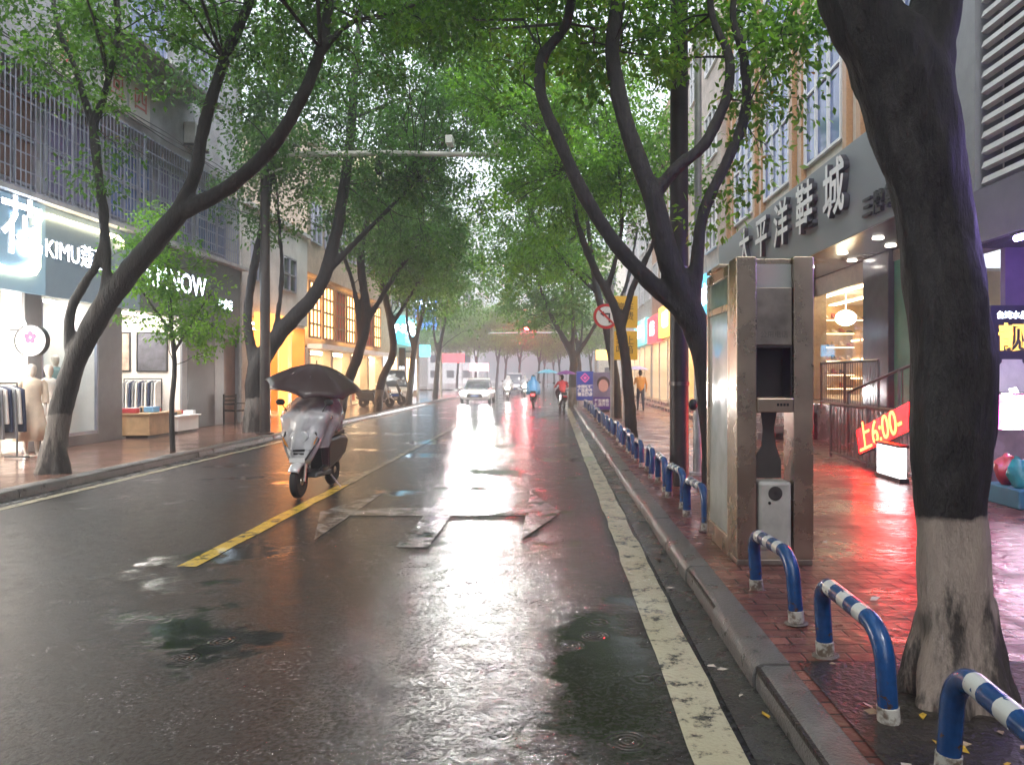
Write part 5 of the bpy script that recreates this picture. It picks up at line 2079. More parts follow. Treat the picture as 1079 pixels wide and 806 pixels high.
p = thing('camera_gantry', 'long pale steel gantry arm with traffic cameras reaching over the road', 'gantry', (-7.32, 18.8, SW))
mb = MB()
mb.lathe([(.22, 0), (.22, .04), (.13, .05), (.11, 7.5)], seg=16)
mb.build('pole', DARKPOST, p, smooth=True)
mb = MB()
mb.tube([(0, 0, 7.08), (3, 0, 7.13), (6.2, 0, 7.08)], [.085, .075, .055], 12)
mb.tube([(0, 0, 6.6), (1.6, 0, 7.1)], .03, 8)
mb.build('arm', M('pale_gantry_paint', (.55, .53, .50), .45, var=.2), p, smooth=True)
for x, up in ((.75, 1), (1.2, 1), (4.7, 1), (5.9, 1), (2.9, -1)):
    mb = MB()
    if up > 0:
        mb.tube([(x, 0, 7.16), (x, 0, 7.32)], .025, 8)
        mb.box(x - .09, x + .09, -.24, .16, 7.32, 7.52)
        mb.build('traffic_camera', WHITE, p, bevel=.02)
    else:
        mb.tube([(x, 0, 7.06), (x, 0, 6.86)], .03, 8)
        mb.ball((x, 0, 6.74), (.12, .12, .17), 12, 8)
        mb.build('dome_camera', BLACK, p, smooth=True)

p = thing('traffic_light', 'far mast arm over the crossing with a glowing red signal', 'traffic light', (2.6, 79, SW))
mb = MB()
mb.lathe([(.2, 0), (.12, .1), (.1, 6.3)], seg=12)
mb.tube([(0, 0, 6.0), (-5, 0, 6.1), (-9.5, 0, 6.0)], [.09, .07, .05], 8)
mb.build('mast', GREYPOST, p, smooth=True)
mb = MB()
mb.box(-6.3, -4.5, -.15, .15, 6.22, 6.85)
mb.build('signal_head', BLACK, p, bevel=.04)
mb = MB()
mb.lathe([(.22, -.17), (.22, -.152), (.01, -.152)], (-5.4, 0, 6.53), 20, axis='y')
mb.build('red_lamp', emis('red_signal_lamp', (1, .012, .02), 500), p)
for k in (-5.95, -4.85):
    mb = MB()
    mb.lathe([(.2, -.16), (.2, -.152), (.01, -.152)], (k, 0, 6.53), 20, axis='y')
    mb.build('dark_lens', DARKGLASS, p)
for x, y, lab in ((-7.35, 40.2, 'grey signal post on the far kerb carrying a black pedestrian light'),
                  (-7.35, 48.5, 'taller grey post with a pale top arm just before the crossing')):
    p = thing('signal_post', lab, 'post', (x, y, SW))
    mb = MB()
    mb.lathe([(.12, 0), (.085, .06), (.075, 5.4 if y < 45 else 6.6)], seg=12)
    mb.build('shaft', GREYPOST, p, smooth=True)
    if y < 45:
        mb = MB()
        mb.box(-1.0, -.68, -.16, .14, 2.0, 3.0)
        mb.tube([(0, 0, 2.8), (-.7, 0, 2.8)], .03, 6)
        mb.build('signal_head', BLACK, p, bevel=.02)
    else:
        mb = MB()
        mb.box(-.6, 1.3, -.1, .1, 6.6, 6.85)
        mb.build('top_arm', WHITE, p, bevel=.03)

BLUEB = M('royal_blue_board', (.03, .06, .34), .4, var=.12)
p = thing('notice_board', 'blue notice board with a pink diamond ring above rows of white writing', 'notice board', (1.55, 36.2, SW))
mb = MB()
mb.box(-.42, .42, -.04, .04, .28, 1.70)
mb.build('board', BLUEB, p, bevel=.015)
mb = MB()
mb.lathe([(.17, -.05), (.24, -.05), (.24, -.042), (.17, -.042), (.17, -.05)], (0, 0, 1.38), 4, axis='y', cap=False)
mb.lathe([(.09, -.05), (.09, -.042), (.005, -.042)], (0, 0, 1.38), 4, axis='y')
mb.build('diamond_emblem', M('pink_board_print', (.75, .12, .38), .4), p)
text('lettering', '中国银行\n便民服务\n营业网点', .185, (0, -.045, .75), TO_US, WHITE, p, .002, bold=.006)
for x in (-.36, .36):
    mb = MB()
    mb.box(x - .025, x + .025, -.03, .03, 0, .279)
    mb.build('leg', GREYPOST, p)
p = thing('poster_stand', 'portrait poster stand with a pink face print and a violet foot strip', 'poster stand', (1.98, 30.2, SW))
mb = MB()
mb.box(-.36, .36, -.03, .03, .1, 1.62)
mb.build('board', M('grey_violet_print', (.22, .19, .30), .4, var=.3, vs=2), p, bevel=.01)
mb = MB()
mb.ball((.06, -.034, 1.08), (.20, .006, .26), 16, 10)
mb.build('printed_face', M('pink_face_print', (.68, .36, .32), .5, var=.15), p, smooth=True)
mb = MB()
mb.ball((.06, -.030, 1.18), (.26, .006, .28), 16, 10)
mb.build('printed_hair', M('dark_hair_print', (.05, .03, .03), .5), p, smooth=True)
mb = MB()
mb.box(-.345, .345, -.036, -.031, .12, .62)
mb.build('foot_strip', M('violet_print', (.10, .03, .25), .4), p)
text('lettering', '整形美容\n新店开业', .15, (0, -.038, .38), TO_US, WHITE, p, .001, bold=.004)
mb = MB()
mb.box(-.3, .3, -.15, .15, 0, .098)
mb.build('foot', BLACK, p)

# ------------------------------------------------------------------ umbrellas, scooters, riders
def umbrella(loc, label, m, rad=.6, rise=.2, shaft=.75, tilt=(0, 0), seg=8, rz=0, low=0.0, rod=None):
    """origin at the top of the canopy's crown; shaft hangs down"""
    t = thing('umbrella', label, 'umbrella', loc)
    t.rotation_euler = (tilt[0], tilt[1], rz)
    n, rr_ = seg * 4, 7
    vs, fs = [(0, 0, 0)], []
    for i in range(1, rr_ + 1):
        f = i / rr_
        for k in range(n):
            a = 2 * math.pi * k / n
            ph = (k % 4) / 4.0
            sag = 4 * ph * (1 - ph)
            r = rad * f * (1 - .10 * sag * f)
            z = -rise * (f ** 1.7) - .012 * sag * math.sin(math.pi * f) + .028 * sag * f ** 4
            vs.append((r * math.cos(a), r * math.sin(a), z))
    for k in range(n):
        fs.append((0, 1 + k, 1 + (k + 1) % n))
    for i in range(rr_ - 1):
        for k in range(n):
            a, b = 1 + i * n + k, 1 + i * n + (k + 1) % n
            fs.append((a, a + n, b + n, b))
    mb = MB()
    mb.add(vs, fs)
    o = mb.build('canopy', m, t, smooth='all')
    s = o.modifiers.new('thick', 'SOLIDIFY')
    s.thickness = .004
    mb = MB()
    mb.tube([(0, 0, .06), (0, 0, -shaft)], .008, 8)
    mb.build('shaft', RAIL, t, smooth=True)
    for k in range(seg):
        a = 2 * math.pi * k / seg
        mb = MB()
        mb.tube([(0, 0, -.012), (rad * .5 * math.cos(a), rad * .5 * math.sin(a), -rise * .5 ** 1.9 - .012),
                 (rad * math.cos(a), rad * math.sin(a), -rise - .008)], .004, 4)
        mb.build('rib', RAIL, t)
    mb = MB()
    mb.tube([(0, 0, -shaft), (0, 0, -shaft - .1)], .014, 8)
    mb.build('handle', BLACK, t, smooth=True)
    return t


SKIN = M('skin', (.50, .30, .21), .5, var=.1)
HAIRM = M('black_hair', (.012, .010, .010), .45, var=.3, vs=30)


def hand(w_, d, side, grip=None, s=1.0):
    """five unequal bent fingers and a thumb from the wrist w_ along d (unit), curled toward grip axis"""
    d = Vector(d).normalized()
    down = Vector((0, 0, -1)) - d * d.z * -1
    down = (Vector((0, 0, -1)) - d * (Vector((0, 0, -1)).dot(d))).normalized()
    lat = d.cross(down).normalized()
    w_ = Vector(w_)
    res = [[(w_, .027 * s), (w_ + d * .075 * s, .030 * s)]]
    for k, l in enumerate((.068, .078, .073, .055)):
        b0 = w_ + d * .085 * s + lat * (-.03 + .02 * k) * s
        b1 = b0 + (d * .8 + down * .5) * l * .5 * s
        b2 = b1 + (down * .95 - d * .1) * l * .35 * s
        b3 = b2 + (down * .4 - d * .8) * l * .3 * s
        res.append([(b0, .0095 * s), (b1, .0088 * s), (b2, .008 * s), (b3, .007 * s)])
    t0 = w_ + d * .03 * s - lat * .03 * side * s
    res.append([(t0, .013 * s), (t0 + (d * .6 - lat * .6 * side + down * .4) * .035 * s, .011 * s),
                (t0 + (d * 1.2 - lat * .4 * side + down * .9) * .045 * s, .009 * s)])
    return res


def head_chains(c, face=(0, -1, 0), s=1.0):
    """skull, jaw, nose, brow, ears; c is the head's middle"""
    c = Vector(c)
    f = Vector(face).normalized()
    lat = Vector((0, 0, 1)).cross(f)
    u = Vector((0, 0, 1))
    return [[(c + u * .035 * s + f * -.015, .092 * s), (c + u * .01 * s + f * .02, .083 * s)],
            [(c - u * .06 * s + f * .035, .052 * s), (c - u * .085 * s + f * .055, .034 * s)],
            [(c + u * .01 * s + f * .098, .010 * s), (c - u * .025 * s + f * .112, .014 * s)],
            [(c - u * .055 * s + f * .088 - lat * .02, .009 * s), (c - u * .055 * s + f * .088 + lat * .02, .009 * s)],
            [(c + lat * .088 * s + u * .015, .013 * s), (c + lat * .09 * s - u * .025, .011 * s)],
            [(c - lat * .088 * s + u * .015, .013 * s), (c - lat * .09 * s - u * .025, .011 * s)]]


def rider(parent_loc, label, top, legs, rz=0, voxel=.012, lean=0.0, hair=True, fine=True):
    """person astride a scooter facing local -Y, hands on the grips, feet on the footboard"""
    t = thing('person', label, 'person', parent_loc, rz)
    ch, zn = [], []

    def add(c, z):
        ch.append(c)
        zn.append(z)
    hd = (0, .02 - lean, 1.50)
    for c in head_chains(hd):
        add(c, 1)
    add([((0, .04 - lean * .8, 1.42), .052), ((0, .07 - lean * .6, 1.33), .06)], 1)
    add([((-.15, .09 - lean * .6, 1.29), .062), ((.15, .09 - lean * .6, 1.29), .062)], 0)
    add([((0, .10 - lean * .6, 1.26), .135), ((0, .16 - lean * .3, 1.05), .13), ((0, .22, .88), .145)], 0)
    add([((-.06, .10 - lean * .6, 1.22), .12), ((-.05, .17, 1.0), .115)], 0)
    add([((.06, .10 - lean * .6, 1.22), .12), ((.05, .17, 1.0), .115)], 0)
    for s in (-1, 1):
        add([((s * .19, .09 - lean * .6, 1.29), .058), ((s * .30, -.04 - lean * .3, 1.10), .047)], 0)
        add([((s * .30, -.04 - lean * .3, 1.10), .047), ((s * .31, -.26, 1.06), .033)], 0)
        for c in hand((s * .31, -.28, 1.065), (0, -1, -.05), s):
            add(c, 1)
        add([((s * .09, .22, .84), .098), ((s * .15, -.12, .70), .068)], 2)
        add([((s * .15, -.12, .70), .066), ((s * .14, -.06, .36), .044)], 2)
        add([((s * .14, -.05, .335), .045), ((s * .14, -.17, .315), .042), ((s * .14, -.22, .31), .034)], 3)
    organic('body', ch, voxel, [top, SKIN, legs, BLACK], t, zones=zn, relax=2)
    if hair:
        c = Vector(hd)
        hc = [[(c + Vector((0, .022, .055)), .098), (c + Vector((0, .045, -.02)), .080)], [(c + Vector((0, -.02, .085)), .075), (c + Vector((0, .0, .09)), .08)]]
        organic('hair', hc, .02, [HAIRM], t, relax=1)
        for s in (-1, 1):
            mb = MB()
            mb.ball(c + Vector((s * .033, -.100, .012)), (.012, .006, .007), 8, 6)
            mb.build('eye', BLACK, t)
    return t


def scooter(loc, label, paint, rz=0, lamp=False, box_=False, group=None, light_s=30, detail=True):
    """electric scooter facing local -Y"""
    t = thing('electric_scooter', label, 'scooter', loc, rz, group)
    DK = M('dark_grey_scooter_plastic', (.03, .03, .032), .35, var=.3)
    for y, nm in ((-.66, 'front_wheel'), (.58, 'rear_wheel')):
        mb = MB()
        prof = [(.13, -.045), (.185, -.052), (.215, -.03), (.22, 0), (.215, .03), (.185, .052), (.13, .045)]
        mb.lathe(prof, (0, y, .22), 28, axis='x')
        w_ = mb.build(nm, RUBBER, t, smooth=True)
        mb = MB()
        mb.lathe([(.02, -.055), (.05, -.05), (.06, -.02), (.125, -.04), (.135, -.046), (.135, .046), (.125, .04), (.06, .02), (.05, .05), (.02, .055)],
                 (0, y, .22), 20, axis='x')
        mb.build('rim', STEEL, w_, smooth=True)
    # front fender, fork
    mb = MB()
    n = 10
    vs, fs = [], []
    for i in range(n):
        a = R(35) + R(110) * i / (n - 1)
        for x, r in ((-.075, .215), (-.06, .25), (0, .262), (.06, .25), (.075, .215)):
            vs.append((x, -.66 - r * math.cos(a) * -1 * -1, .22 + r * math.sin(a)))
    for i in range(n - 1):
        for k in range(4):
            a = i * 5 + k
            fs.append((a, a + 1, a + 6, a + 5))
    mb.add(vs, fs)
    o = mb.build('front_fender', paint, t, smooth='all')
    s_ = o.modifiers.new('thick', 'SOLIDIFY')
    s_.thickness = .01
    mb = MB()
    for s in (-1, 1):
        mb.tube([(s * .075, -.66, .22), (s * .075, -.60, .50)], .022, 8)
    mb.tube([(-.075, -.60, .50), (.075, -.60, .50)], .03, 8)
    mb.tube([(0, -.60, .50), (0, -.44, 1.0)], .03, 8)
    mb.build('fork', STEEL, t, smooth=True)
    # leg shield with tapered outline
    mb = MB()
    sec = [(.42, .10, -.62, .06), (.52, .17, -.64, .08), (.68, .24, -.60, .09), (.82, .27, -.54, .10), (.95, .22, -.49, .10), (1.03, .12, -.46, .07)]
    n = 16
    vs, fs = [], []
    for z, hw, y, d in sec:
        for k in range(n):
            a = 2 * math.pi * k / n
            vs.append((hw * math.copysign(abs(math.cos(a)) ** .7, math.cos(a)), y + .05 + (d * math.sin(a) if math.sin(a) < 0 else .05 * math.sin(a)) + .16 * (hw * math.cos(a)) ** 2 / .07 * .2, z))
    for i in range(len(sec) - 1):
        for k in range(n):
            a, b = i * n + k, i * n + (k + 1) % n
            fs.append((a, b, b + n, a + n))
    fs.append(tuple(range(n)))
    fs.append(tuple((len(sec) - 1) * n + k for k in range(n)))
    mb.add(vs, fs)
    mb.build('leg_shield', paint, t, smooth='all')
    mb = MB()
    mb.prism([(-.13, .80), (-.07, .72), (.07, .72), (.13, .80), (.09, .875), (-.09, .875)], 'y', -.66, -.585)
    mb.build('headlight', emis('scooter_lamp', (1, .96, .88), light_s) if lamp else M('clear_lamp_lens', (.55, .56, .58), .08, var=.1), t, bevel=.02)
    mb = MB()
    for k in range(4):
        mb.box(-.085 + k * .008, .085 - k * .008, -.665 + k * .003, -.60, .655 - k * .045, .68 - k * .045)
    mb.build('front_grille', BLACK, t)
    mb = MB()
    mb.tube([(-.20, -.60, .86), (-.235, -.57, .76), (-.17, -.66, .62), (-.10, -.69, .50)], .012, 6)
    mb.tube([(.20, -.60, .86), (.235, -.57, .76), (.17, -.66, .62), (.10, -.69, .50)], .012, 6)
    mb.build('dark_trim', DK, t, smooth=True)
    mb = MB()
    mb.box(-.10, .10, -.72, -.708, .47, .53)
    mb.build('plate', M('white_plate', (.6, .6, .6), .4), t)
    for s in (-1, 1):
        mb = MB()
        mb.prism([(s * .15, .66), (s * .20, .74), (s * .235, .80), (s * .20, .70)], 'y', -.635, -.60)
        mb.build('indicator', M('amber_lens', (.6, .22, .02), .2), t)
    # footboard, seat, tail
    mb = MB()
    mb.prism([(-.48, .24), (.1, .22), (.1, .30), (-.45, .31)], 'x', -.17, .17)
    mb.build('footboard', DK, t, bevel=.02)
    mb = MB()
    mb.prism([(.02, .26), (.05, .60), (.10, .72), (.62, .74), (.86, .70), (.90, .62), (.78, .44), (.40, .34)], 'x', -.15, .15)
    mb.build('rear_body', DK, t, bevel=.05)
    mb = MB()
    mb.prism([(.02, .725), (.0, .76), (.05, .80), (.30, .79), (.42, .82), (.74, .81), (.78, .775), (.70, .742)], 'x', -.14, .14)
    mb.build('seat', M('black_seat_vinyl', (.015, .015, .016), .4), t, bevel=.03)
    mb = MB()
    mb.box(-.09, .09, .90, .925, .58, .66)
    mb.build('tail_lamp', emis('tail_lamp_red', (1, .03, .03), 5) if lamp else M('red_lens', (.4, .02, .02), .2), t, bevel=.01)
    mb = MB()
    mb.prism([(.62, .30), (.80, .36), (.92, .46), (.90, .50), (.76, .42), (.60, .36)], 'x', -.07, .07)
    mb.build('rear_fender', DK, t, bevel=.015)
    mb = MB()
    mb.tube([(.12, .2, .20), (.25, .24, .02)], .012, 6)
    mb.build('stand', STEEL, t)
    # bars
    mb = MB()
    mb.tube([(-.34, -.37, 1.045), (-.2, -.42, 1.04), (0, -.44, 1.02), (.2, -.42, 1.04), (.34, -.37, 1.045)], .014, 8)
    hb = mb.build('handlebar', DK, t, smooth=True)
    for s in (-1, 1):
        mb = MB()
        mb.tube([(s * .23, -.41, 1.04), (s * .35, -.366, 1.045)], .02, 10)
        mb.build('grip', RUBBER, hb, smooth=True)
        mb = MB()
        mb.tube([(s * .2, -.43, 1.05), (s * .27, -.46, 1.17), (s * .30, -.46, 1.22)], .008, 6)
        mb.ball((s * .33, -.455, 1.25), (.065, .012, .045), 12, 8)
        mb.build('mirror', DK, t, smooth=True)
    mb = MB()
    mb.box(-.13, .13, -.50, -.40, .985, 1.075)
    mb.build('instrument_cowl', paint, t, bevel=.03)
    if box_:
        mb = MB()
        mb.box(-.2, .2, .72, 1.08, .83, 1.15)
        mb.build('top_box', BLACK, t, bevel=.03)
    return t


SILV = M('silver_grey_scooter_paint', (.55, .55, .56), .25, var=.15, coat=.4, metal=.2)
SPX, SPY = -3.30, 10.35
scooter((SPX, SPY, 0), 'silver grey electric scooter ridden towards us along the yellow line', SILV, rz=R(-3))
PT = M('plum_rain_trousers', (.05, .03, .04), .4)
rd = rider((SPX, SPY, 0), 'person in a clear rain cape riding the silver scooter under a dark umbrella', M('rust_red_jacket', (.36, .07, .045), .7, var=.15, vs=9), PT, rz=R(-3), voxel=.008, lean=.02)


def cape_material():
    m = bpy.data.materials.new('wet_clear_rain_film')
    m.use_nodes = True
    nt = m.node_tree
    N, L = nt.nodes.new, nt.links.new
    nt.nodes.clear()
    o = N('ShaderNodeOutputMaterial')
    p_ = N('ShaderNodeBsdfPrincipled')
    tr = N('ShaderNodeBsdfTransparent')
    tr.inputs[0].default_value = (.80, .78, .80, 1)
    mx = N('ShaderNodeMixShader')
    tc = N('ShaderNodeTexCoord')
    n = N('ShaderNodeTexNoise')
    n.inputs['Scale'].default_value = 4
    n.inputs['Detail'].default_value = 2
    n.inputs['Distortion'].default_value = .8
    L(tc.outputs['Object'], n.inputs['Vector'])
    mr = N('ShaderNodeMapRange')
    mr.inputs['From Min'].default_value = .35
    mr.inputs['From Max'].default_value = .65
    mr.inputs['To Min'].default_value = .42
    mr.inputs['To Max'].default_value = .72
    L(n.outputs['Fac'], mr.inputs['Value'])
    L(mr.outputs[0], mx.inputs[0])
    p_.inputs['Base Color'].default_value = (.58, .58, .60, 1)
    p_.inputs['Roughness'].default_value = .08
    bp = N('ShaderNodeBump')
    bp.inputs['Strength'].default_value = .8
    bp.inputs['Distance'].default_value = .03
    L(n.outputs['Fac'], bp.inputs['Height'])
    L(bp.outputs[0], p_.inputs['Normal'])
    L(tr.outputs[0], mx.inputs[1])
    L(p_.outputs[0], mx.inputs[2])
    L(mx.outputs[0], o.inputs[0])
    return m


# the cape drapes from the neck over shoulders, arms and handlebar and hangs down in front of the leg shield
mb = MB()
n = 48
rows = [(1.40, .085, .02, .09, .11), (1.36, .17, .02, .11, .14), (1.30, .27, -.01, .17, .20), (1.20, .35, -.06, .30, .24), (1.10, .385, -.10, .46, .27),
        (1.04, .395, -.12, .50, .29), (.94, .375, -.12, .50, .30), (.84, .345, -.12, .53, .30), (.74, .31, -.13, .56, .30), (.64, .28, -.14, .57, .30)]
vs, fs = [], []
for i, (z, hw, yc, df, db) in enumerate(rows):
    for k in range(n):
        a = 2 * math.pi * k / n
        c_, s_ = math.cos(a), math.sin(a)
        fold = 1 + .06 * math.sin(a * 9 + i * .5) * min(1, i / 5) + .02 * math.sin(a * 17 + 1.3 * i) * min(1, i / 6)
        zz = z
        if i > 5 and s_ > -.2:      # the back hem stays higher than the front
            zz = max(z, .86 - .04 * math.sin(a * 5))
        vs.append((hw * fold * math.copysign(abs(c_) ** .8, c_), yc + (df if s_ < 0 else db) * fold * math.copysign(abs(s_) ** .85, s_), zz))
for i in range(len(rows) - 1):
    for k in range(n):
        a, b = i * n + k, i * n + (k + 1) % n
        fs.append((a, a + n, b + n, b))
mb.add(vs, fs)
cape = mb.build('rain_cape', cape_material(), rd, smooth='all')
mb = MB()
mb.box(-.09, .12, -.60, -.596, 1.10, 1.115)
# dark brown umbrella clamped to the bar, tipped to one side
umbrella((SPX + .02, SPY - .10, 1.755), 'dark brown umbrella tipped over the scooter rider by the yellow line', M('dark_plum_umbrella_cloth', (.042, .020, .022), .45, var=.2, coat=.2),
         rad=.67, rise=.31, shaft=.62, tilt=(R(13), R(8)), rz=R(8))

# riders and scooters further off
BPON = M('sky_blue_poncho', (.07, .30, .62), .35, var=.15)
JEAN = M('dark_denim', (.03, .04, .07), .8)


def poncho(parent, m):
    mb = MB()
    n = 28
    rows = [(1.62, .07, .0, .08), (1.58, .115, .01, .12), (1.46, .13, .02, .13), (1.38, .17, .05, .15), (1.28, .27, .05, .22), (1.08, .36, -.02, .34), (.86, .38, .02, .44), (.62, .36, .08, .42)]
    vs, fs = [(0, 0, 1.635)], []
    for i, (z, hw, yc, d) in enumerate(rows):
        for k in range(n):
            a = 2 * math.pi * k / n
            f = 1 + .05 * math.sin(a * 7) * i / 7
            vs.append((hw * f * math.cos(a), yc + d * f * math.sin(a), z))
    for k in range(n):
        fs.append((0, 1 + k, 1 + (k + 1) % n))
    for i in range(len(rows) - 1):
        for k in range(n):
            a, b = 1 + i * n + k, 1 + i * n + (k + 1) % n
            fs.append((a, a + n, b + n, b))
    mb.add(vs, fs)
    o = mb.build('poncho', m, parent, smooth='all')
    s_ = o.modifiers.new('thick', 'SOLIDIFY')
    s_.thickness = .008


scooter((-1.05, 39, 0), 'dark scooter riding away under the rider in the blue poncho', M('black_scooter_paint', (.02, .02, .022), .25), rz=R(180), lamp=True)
r_ = rider((-1.05, 39, 0), 'person in a sky blue poncho riding away down the middle of the lane', BPON, JEAN, rz=R(180), voxel=.021, hair=True)
poncho(r_, BPON)
scooter((.42, 35.7, 0), 'dark scooter by the kerb line under the rider in red', M('maroon_scooter_paint', (.10, .02, .03), .25), rz=R(188))
rider((.42, 35.7, 0), 'person in a red jacket on a scooter by the kerb line under two umbrellas', M('red_jacket', (.50, .04, .05), .6), JEAN, rz=R(188), voxel=.021)
umbrella((.62, 35.75, 1.86), 'violet umbrella over the red jacketed scooter rider', M('violet_umbrella_cloth', (.16, .04, .20), .5), rad=.55, rise=.2, shaft=.75)
umbrella((-.28, 36.3, 1.92), 'sky blue umbrella just beside the red jacketed scooter rider', M('sky_umbrella_cloth', (.16, .45, .62), .5), rad=.6, rise=.2, shaft=.8)
scooter((-3.0, 49, 0), 'far scooter with its lamp lit coming up behind the glaring car', SILV, lamp=True, light_s=40)
r_ = rider((-3.0, 49, 0), 'person in a pale rain poncho on the far lit scooter', M('pale_poncho', (.55, .55, .58), .4), JEAN, voxel=.024)
poncho(r_, M('pale_poncho', (.55, .55, .58), .4))
scooter((-2.2, 57, 0), 'most distant scooter crossing the striped crosswalk towards us', M('white_scooter_paint', (.6, .6, .6), .25), lamp=True, light_s=40)
r_ = rider((-2.2, 57, 0), 'person in a grey poncho on the most distant scooter', M('grey_poncho', (.35, .36, .38), .4), JEAN, voxel=.024)
poncho(r_, M('grey_poncho', (.35, .36, .38), .4))
for k, (x, y, a, lab, m) in enumerate([(-8.3, 37.2, 100, 'parked black scooter standing across the pavement before the white van', M('black_scooter_paint', (.02, .02, .022), .25)),
                                       (-8.6, 36.1, 110, 'parked maroon scooter standing across the pavement near the thin trees', M('maroon_scooter_paint', (.10, .02, .03), .25)),
                                       (-8.4, 35.0, 95, 'parked silver scooter at the end of the parked scooters', SILV)]):
    scooter((x, y, SW), lab, m, rz=R(a), group='scooters parked on the pavement')


def walker(loc, label, top, legs, rz=0, step=.16, voxel=.018, raise_hand=None):
    t = thing('person', label, 'person', loc, rz)
    ch, zn = [], []

    def add(c, z):
        ch.append(c)
        zn.append(z)
    hd = (0, -.02, 1.58)
    for c in head_chains(hd):
        add(c, 1)
    add([((0, 0, 1.49), .05), ((0, .01, 1.40), .06)], 1)
    add([((-.15, 0, 1.38), .06), ((.15, 0, 1.38), .06)], 0)
    add([((0, 0, 1.33), .125), ((0, .01, 1.12), .115), ((0, .01, .95), .13)], 0)
    add([((-.07, 0, 1.3), .115), ((-.05, .01, 1.0), .115)], 0)
    add([((.07, 0, 1.3), .115), ((.05, .01, 1.0), .115)], 0)
    for s in (-1, 1):
        if raise_hand == s:
            el, wr = (s * .24, -.10, 1.14), (s * .17, -.30, 1.24)
        else:
            el, wr = (s * .26, .04, 1.12), (s * .27, -.06, .90)
        add([((s * .19, 0, 1.37), .056), (el, .046)], 0)
        add([(el, .045), (wr, .032)], 0)
        d = Vector(wr) - Vector(el)
        for c in hand(wr, d, s):
            add(c, 1)
        st = s * step
        add([((s * .085, 0, .92), .093), ((s * .09, -.02 - st * .55, .50), .064)], 2)
        add([((s * .09, -.02 - st * .55, .50), .062), ((s * .09, .02 - st, .10), .040)], 2)
        add([((s * .09, .03 - st, .05), .043), ((s * .095, -.10 - st, .038), .04), ((s * .1, -.16 - st, .035), .032)], 3)
    organic('body', ch, voxel, [top, SKIN, legs, BLACK], t, zones=zn, relax=2)
    c = Vector(hd)
    organic('hair', [[(c + Vector((0, .022, .055)), .098), (c + Vector((0, .045, -.02)), .080)], [(c + Vector((0, -.02, .085)), .075), (c + Vector((0, 0, .09)), .08)]],
            .02, [HAIRM], t, relax=1)
    return t


walker((3.72, 31.6, SW), 'person in an amber jacket and dark jeans walking on the brick pavement', M('amber_jacket', (.55, .26, .05), .6), JEAN, rz=R(185), raise_hand=1)
umbrella((3.62, 31.9, 2.02), 'pale violet umbrella held over the person in the amber jacket', M('pale_violet_umbrella_cloth', (.42, .40, .60), .5), rad=.55, rise=.17, shaft=.72)


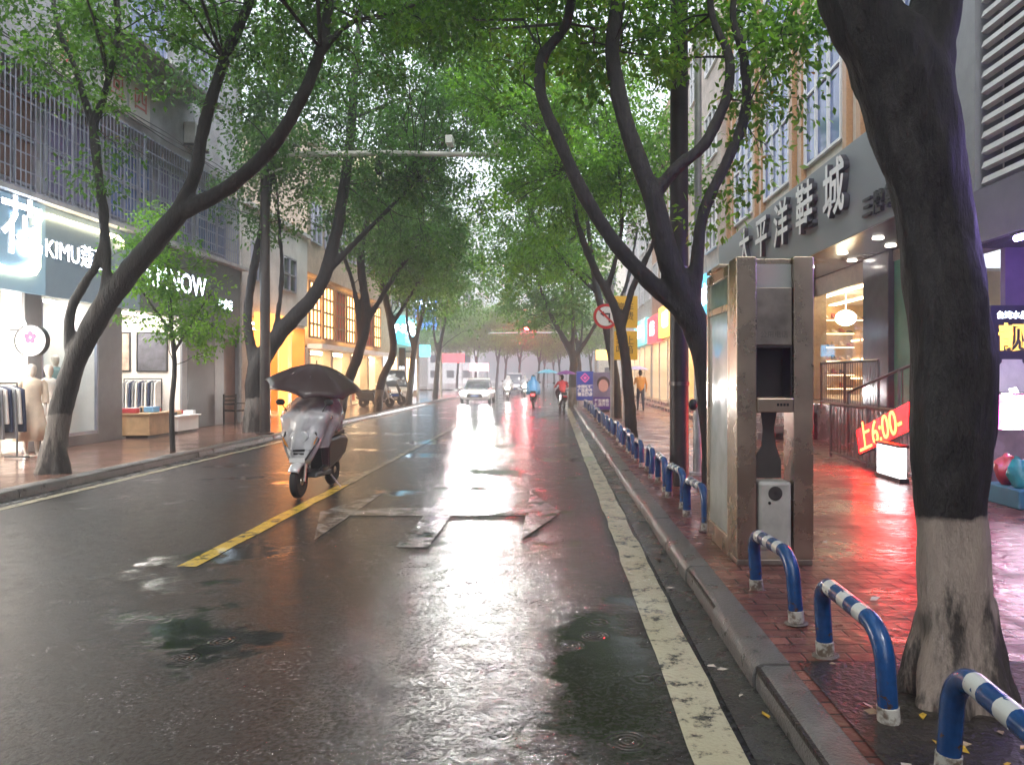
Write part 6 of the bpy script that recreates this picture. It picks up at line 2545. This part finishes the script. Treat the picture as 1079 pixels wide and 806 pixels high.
# ------------------------------------------------------------------ cars
def car(loc, label, paint, rz=0, van=False, lit=False, L_=4.5, W_=1.78):
    t = thing('parked_car' if not lit else 'car', label, 'van' if van else 'car', loc, rz)
    H = 1.85 if van else 1.47
    hl, hw = L_ / 2, W_ / 2

    def loft(sec, name, mats, parent, smooth='all'):
        n = 20
        vs, fs = [], []
        for y, z0, z1, w_ in sec:
            for k in range(n):
                a = 2 * math.pi * k / n
                x = w_ * math.copysign(abs(math.cos(a)) ** .35, math.cos(a))
                z = (z0 + z1) / 2 + (z1 - z0) / 2 * math.copysign(abs(math.sin(a)) ** .45, math.sin(a))
                vs.append((x, y, z))
        for i in range(len(sec) - 1):
            for k in range(n):
                a, b = i * n + k, i * n + (k + 1) % n
                fs.append((a, b, b + n, a + n))
        fs += [tuple(range(n)), tuple((len(sec) - 1) * n + k for k in range(n))]
        m = MB()
        m.add(vs, fs)
        return m.build(name, mats, parent, smooth=True)
    zb = .98 if van else .86
    loft([(-hl, .34, .62, hw * .82), (-hl + .08, .25, .74, hw * .93), (-hl + .5, .2, .82, hw), (-hl + 1.1, .2, zb, hw), (0, .2, zb + .02, hw), (hl - .7, .2, zb + .03, hw),
          (hl - .12, .26, zb, hw * .95), (hl, .4, zb - .12, hw * .86)], 'body', paint, t)
    c0, c1, c2, c3 = ((-hl + .75, -hl + 1.35, hl - .35, hl - .08) if van else (-hl + 1.15, -hl + 1.95, hl - 1.35, hl - .55))
    g = loft([(c0, zb - .12, zb - .02, hw * .86), (c1, zb - .12, H - .05, hw * .74), ((c1 + c2) / 2, zb - .12, H - .02, hw * .76), (c2, zb - .12, H - .06, hw * .74),
              (c3, zb - .12, zb, hw * .84)], 'greenhouse', DARKGLASS, t)
    loft([(c1 - .02, H - .10, H - .02, hw * .70), ((c1 + c2) / 2, H - .09, H + .015, hw * .74), (c2 + .05, H - .11, H - .03, hw * .70)], 'roof', paint, t)
    for y in (-hl + .85, hl - .85):
        for s in (-1, 1):
            mb = MB()
            mb.lathe([(.2, -.1), (.29, -.1), (.32, -.06), (.32, .06), (.29, .1), (.2, .1)], (s * (hw - .085), y, .32), 20, axis='x')
            wl = mb.build('wheel', RUBBER, t, smooth=True)
            mb = MB()
            mb.lathe([(.02, -.09), (.2, -.105), (.2, .105), (.02, .09)], (s * (hw - .085), y, .32), 16, axis='x')
            mb.build('rim', STEEL, wl)
    for s in (-1, 1):
        mb = MB()
        mb.ball((s * hw * .68, -hl + .04, .64), (.22, .07, .11), 12, 8)
        mb.build('headlight', emis('glaring_headlamp', (1, .98, .95), 200) if lit else M('clear_lamp_lens', (.55, .56, .58), .08), t, smooth=True)
        if lit:
            sd_ = bpy.data.lights.new('headlamp_beam', 'SPOT')
            sd_.energy = 120
            sd_.spot_size = R(60)
            sd_.spot_blend = 1
            sd_.shadow_soft_size = .08
            so = bpy.data.objects.new('headlamp_beam', sd_)
            COL.objects.link(so)
            so.parent = t
            so.location = (s * hw * .68, -hl - .12, .64)
            so.rotation_euler = (R(88), 0, R(180))
        mb = MB()
        mb.ball((s * (hw + .08), c1 - .45, zb + .05), (.09, .06, .06), 10, 6)
        mb.build('mirror', paint, t, smooth=True)
        mb = MB()
        mb.ball((s * hw * .7, hl - .05, .72), (.14, .05, .07), 10, 6)
        mb.build('tail_lamp', M('red_lens', (.4, .02, .02), .2), t, smooth=True)
    mb = MB()
    mb.box(-.45, .45, -hl - .025, -hl + .05, .36, .56)
    mb.build('grille', BLACK, t, bevel=.02)
    mb = MB()
    mb.box(-.22, .22, -hl - .035, -hl - .026, .41, .50)
    mb.build('number_plate', M('blue_plate', (.03, .10, .4), .4), t)
    return t


CARW = M('white_car_paint', (.70, .70, .70), .22, var=.04, coat=.5)
car((-4.5, 44.5, 0), 'white car coming towards us with both headlamps glaring', CARW, lit=True)
car((-3.6, 68, 0), 'distant pale van beyond the crosswalk', M('pale_van_paint', (.6, .6, .62), .3), van=True, L_=4.8)
car((-9.0, 41.6, SW), 'white van parked on the pavement before the pale yellow corner building', CARW, rz=R(14), van=True, L_=4.6)

# ------------------------------------------------------------------ small litter
LM = [M('yellow_fallen_leaf', (.55, .34, .04), .4, var=.3, vs=30), M('tan_fallen_leaf', (.34, .24, .16), .5, var=.3, vs=30),
      M('pale_paper_scrap', (.55, .48, .42), .5, var=.2, vs=30)]
rr = random.Random(12)
mb = MB()
for k in range(90):
    if k < 70:
        x, y, z = rr.uniform(1.3, 2.7), rr.uniform(2.3, 3.8), SW + .012
    else:
        x, y, z = rr.choice([rr.uniform(.86, 1.0), rr.uniform(1.3, 3.2)]), rr.uniform(3, 9), .010
        if x > 1.1:
            z = SW + .008
    a = rr.uniform(0, 6.28)
    l = rr.uniform(.015, .045)
    u, v = Vector((math.cos(a), math.sin(a), rr.uniform(-.1, .2))), Vector((-math.sin(a), math.cos(a), rr.uniform(-.1, .3)))
    c = Vector((x, y, z))
    mb.add([c - u * l, c - u * l * .2 + v * l * .5 + Vector((0, 0, .006)), c + u * l, c - u * l * .2 - v * l * .5], [(0, 1, 2, 3)], rr.choice([0, 1, 1, 2]))
stuff(mb.build('leaf_litter', LM))

# ------------------------------------------------------------------ damp air
hz = bpy.data.materials.new('damp_air')
hz.use_nodes = True
nt = hz.node_tree
nt.nodes.clear()
o_ = nt.nodes.new('ShaderNodeOutputMaterial')
pv = nt.nodes.new('ShaderNodeVolumePrincipled')
pv.inputs['Color'].default_value = (.92, .95, .97, 1)
pv.inputs['Density'].default_value = 0.006
pv.inputs['Anisotropy'].default_value = 0.55
nt.links.new(pv.outputs[0], o_.inputs['Volume'])
mb = MB()
mb.box(-620, 620, -320, 920, -1.1, 36)
stuff(mb.build('haze', hz))
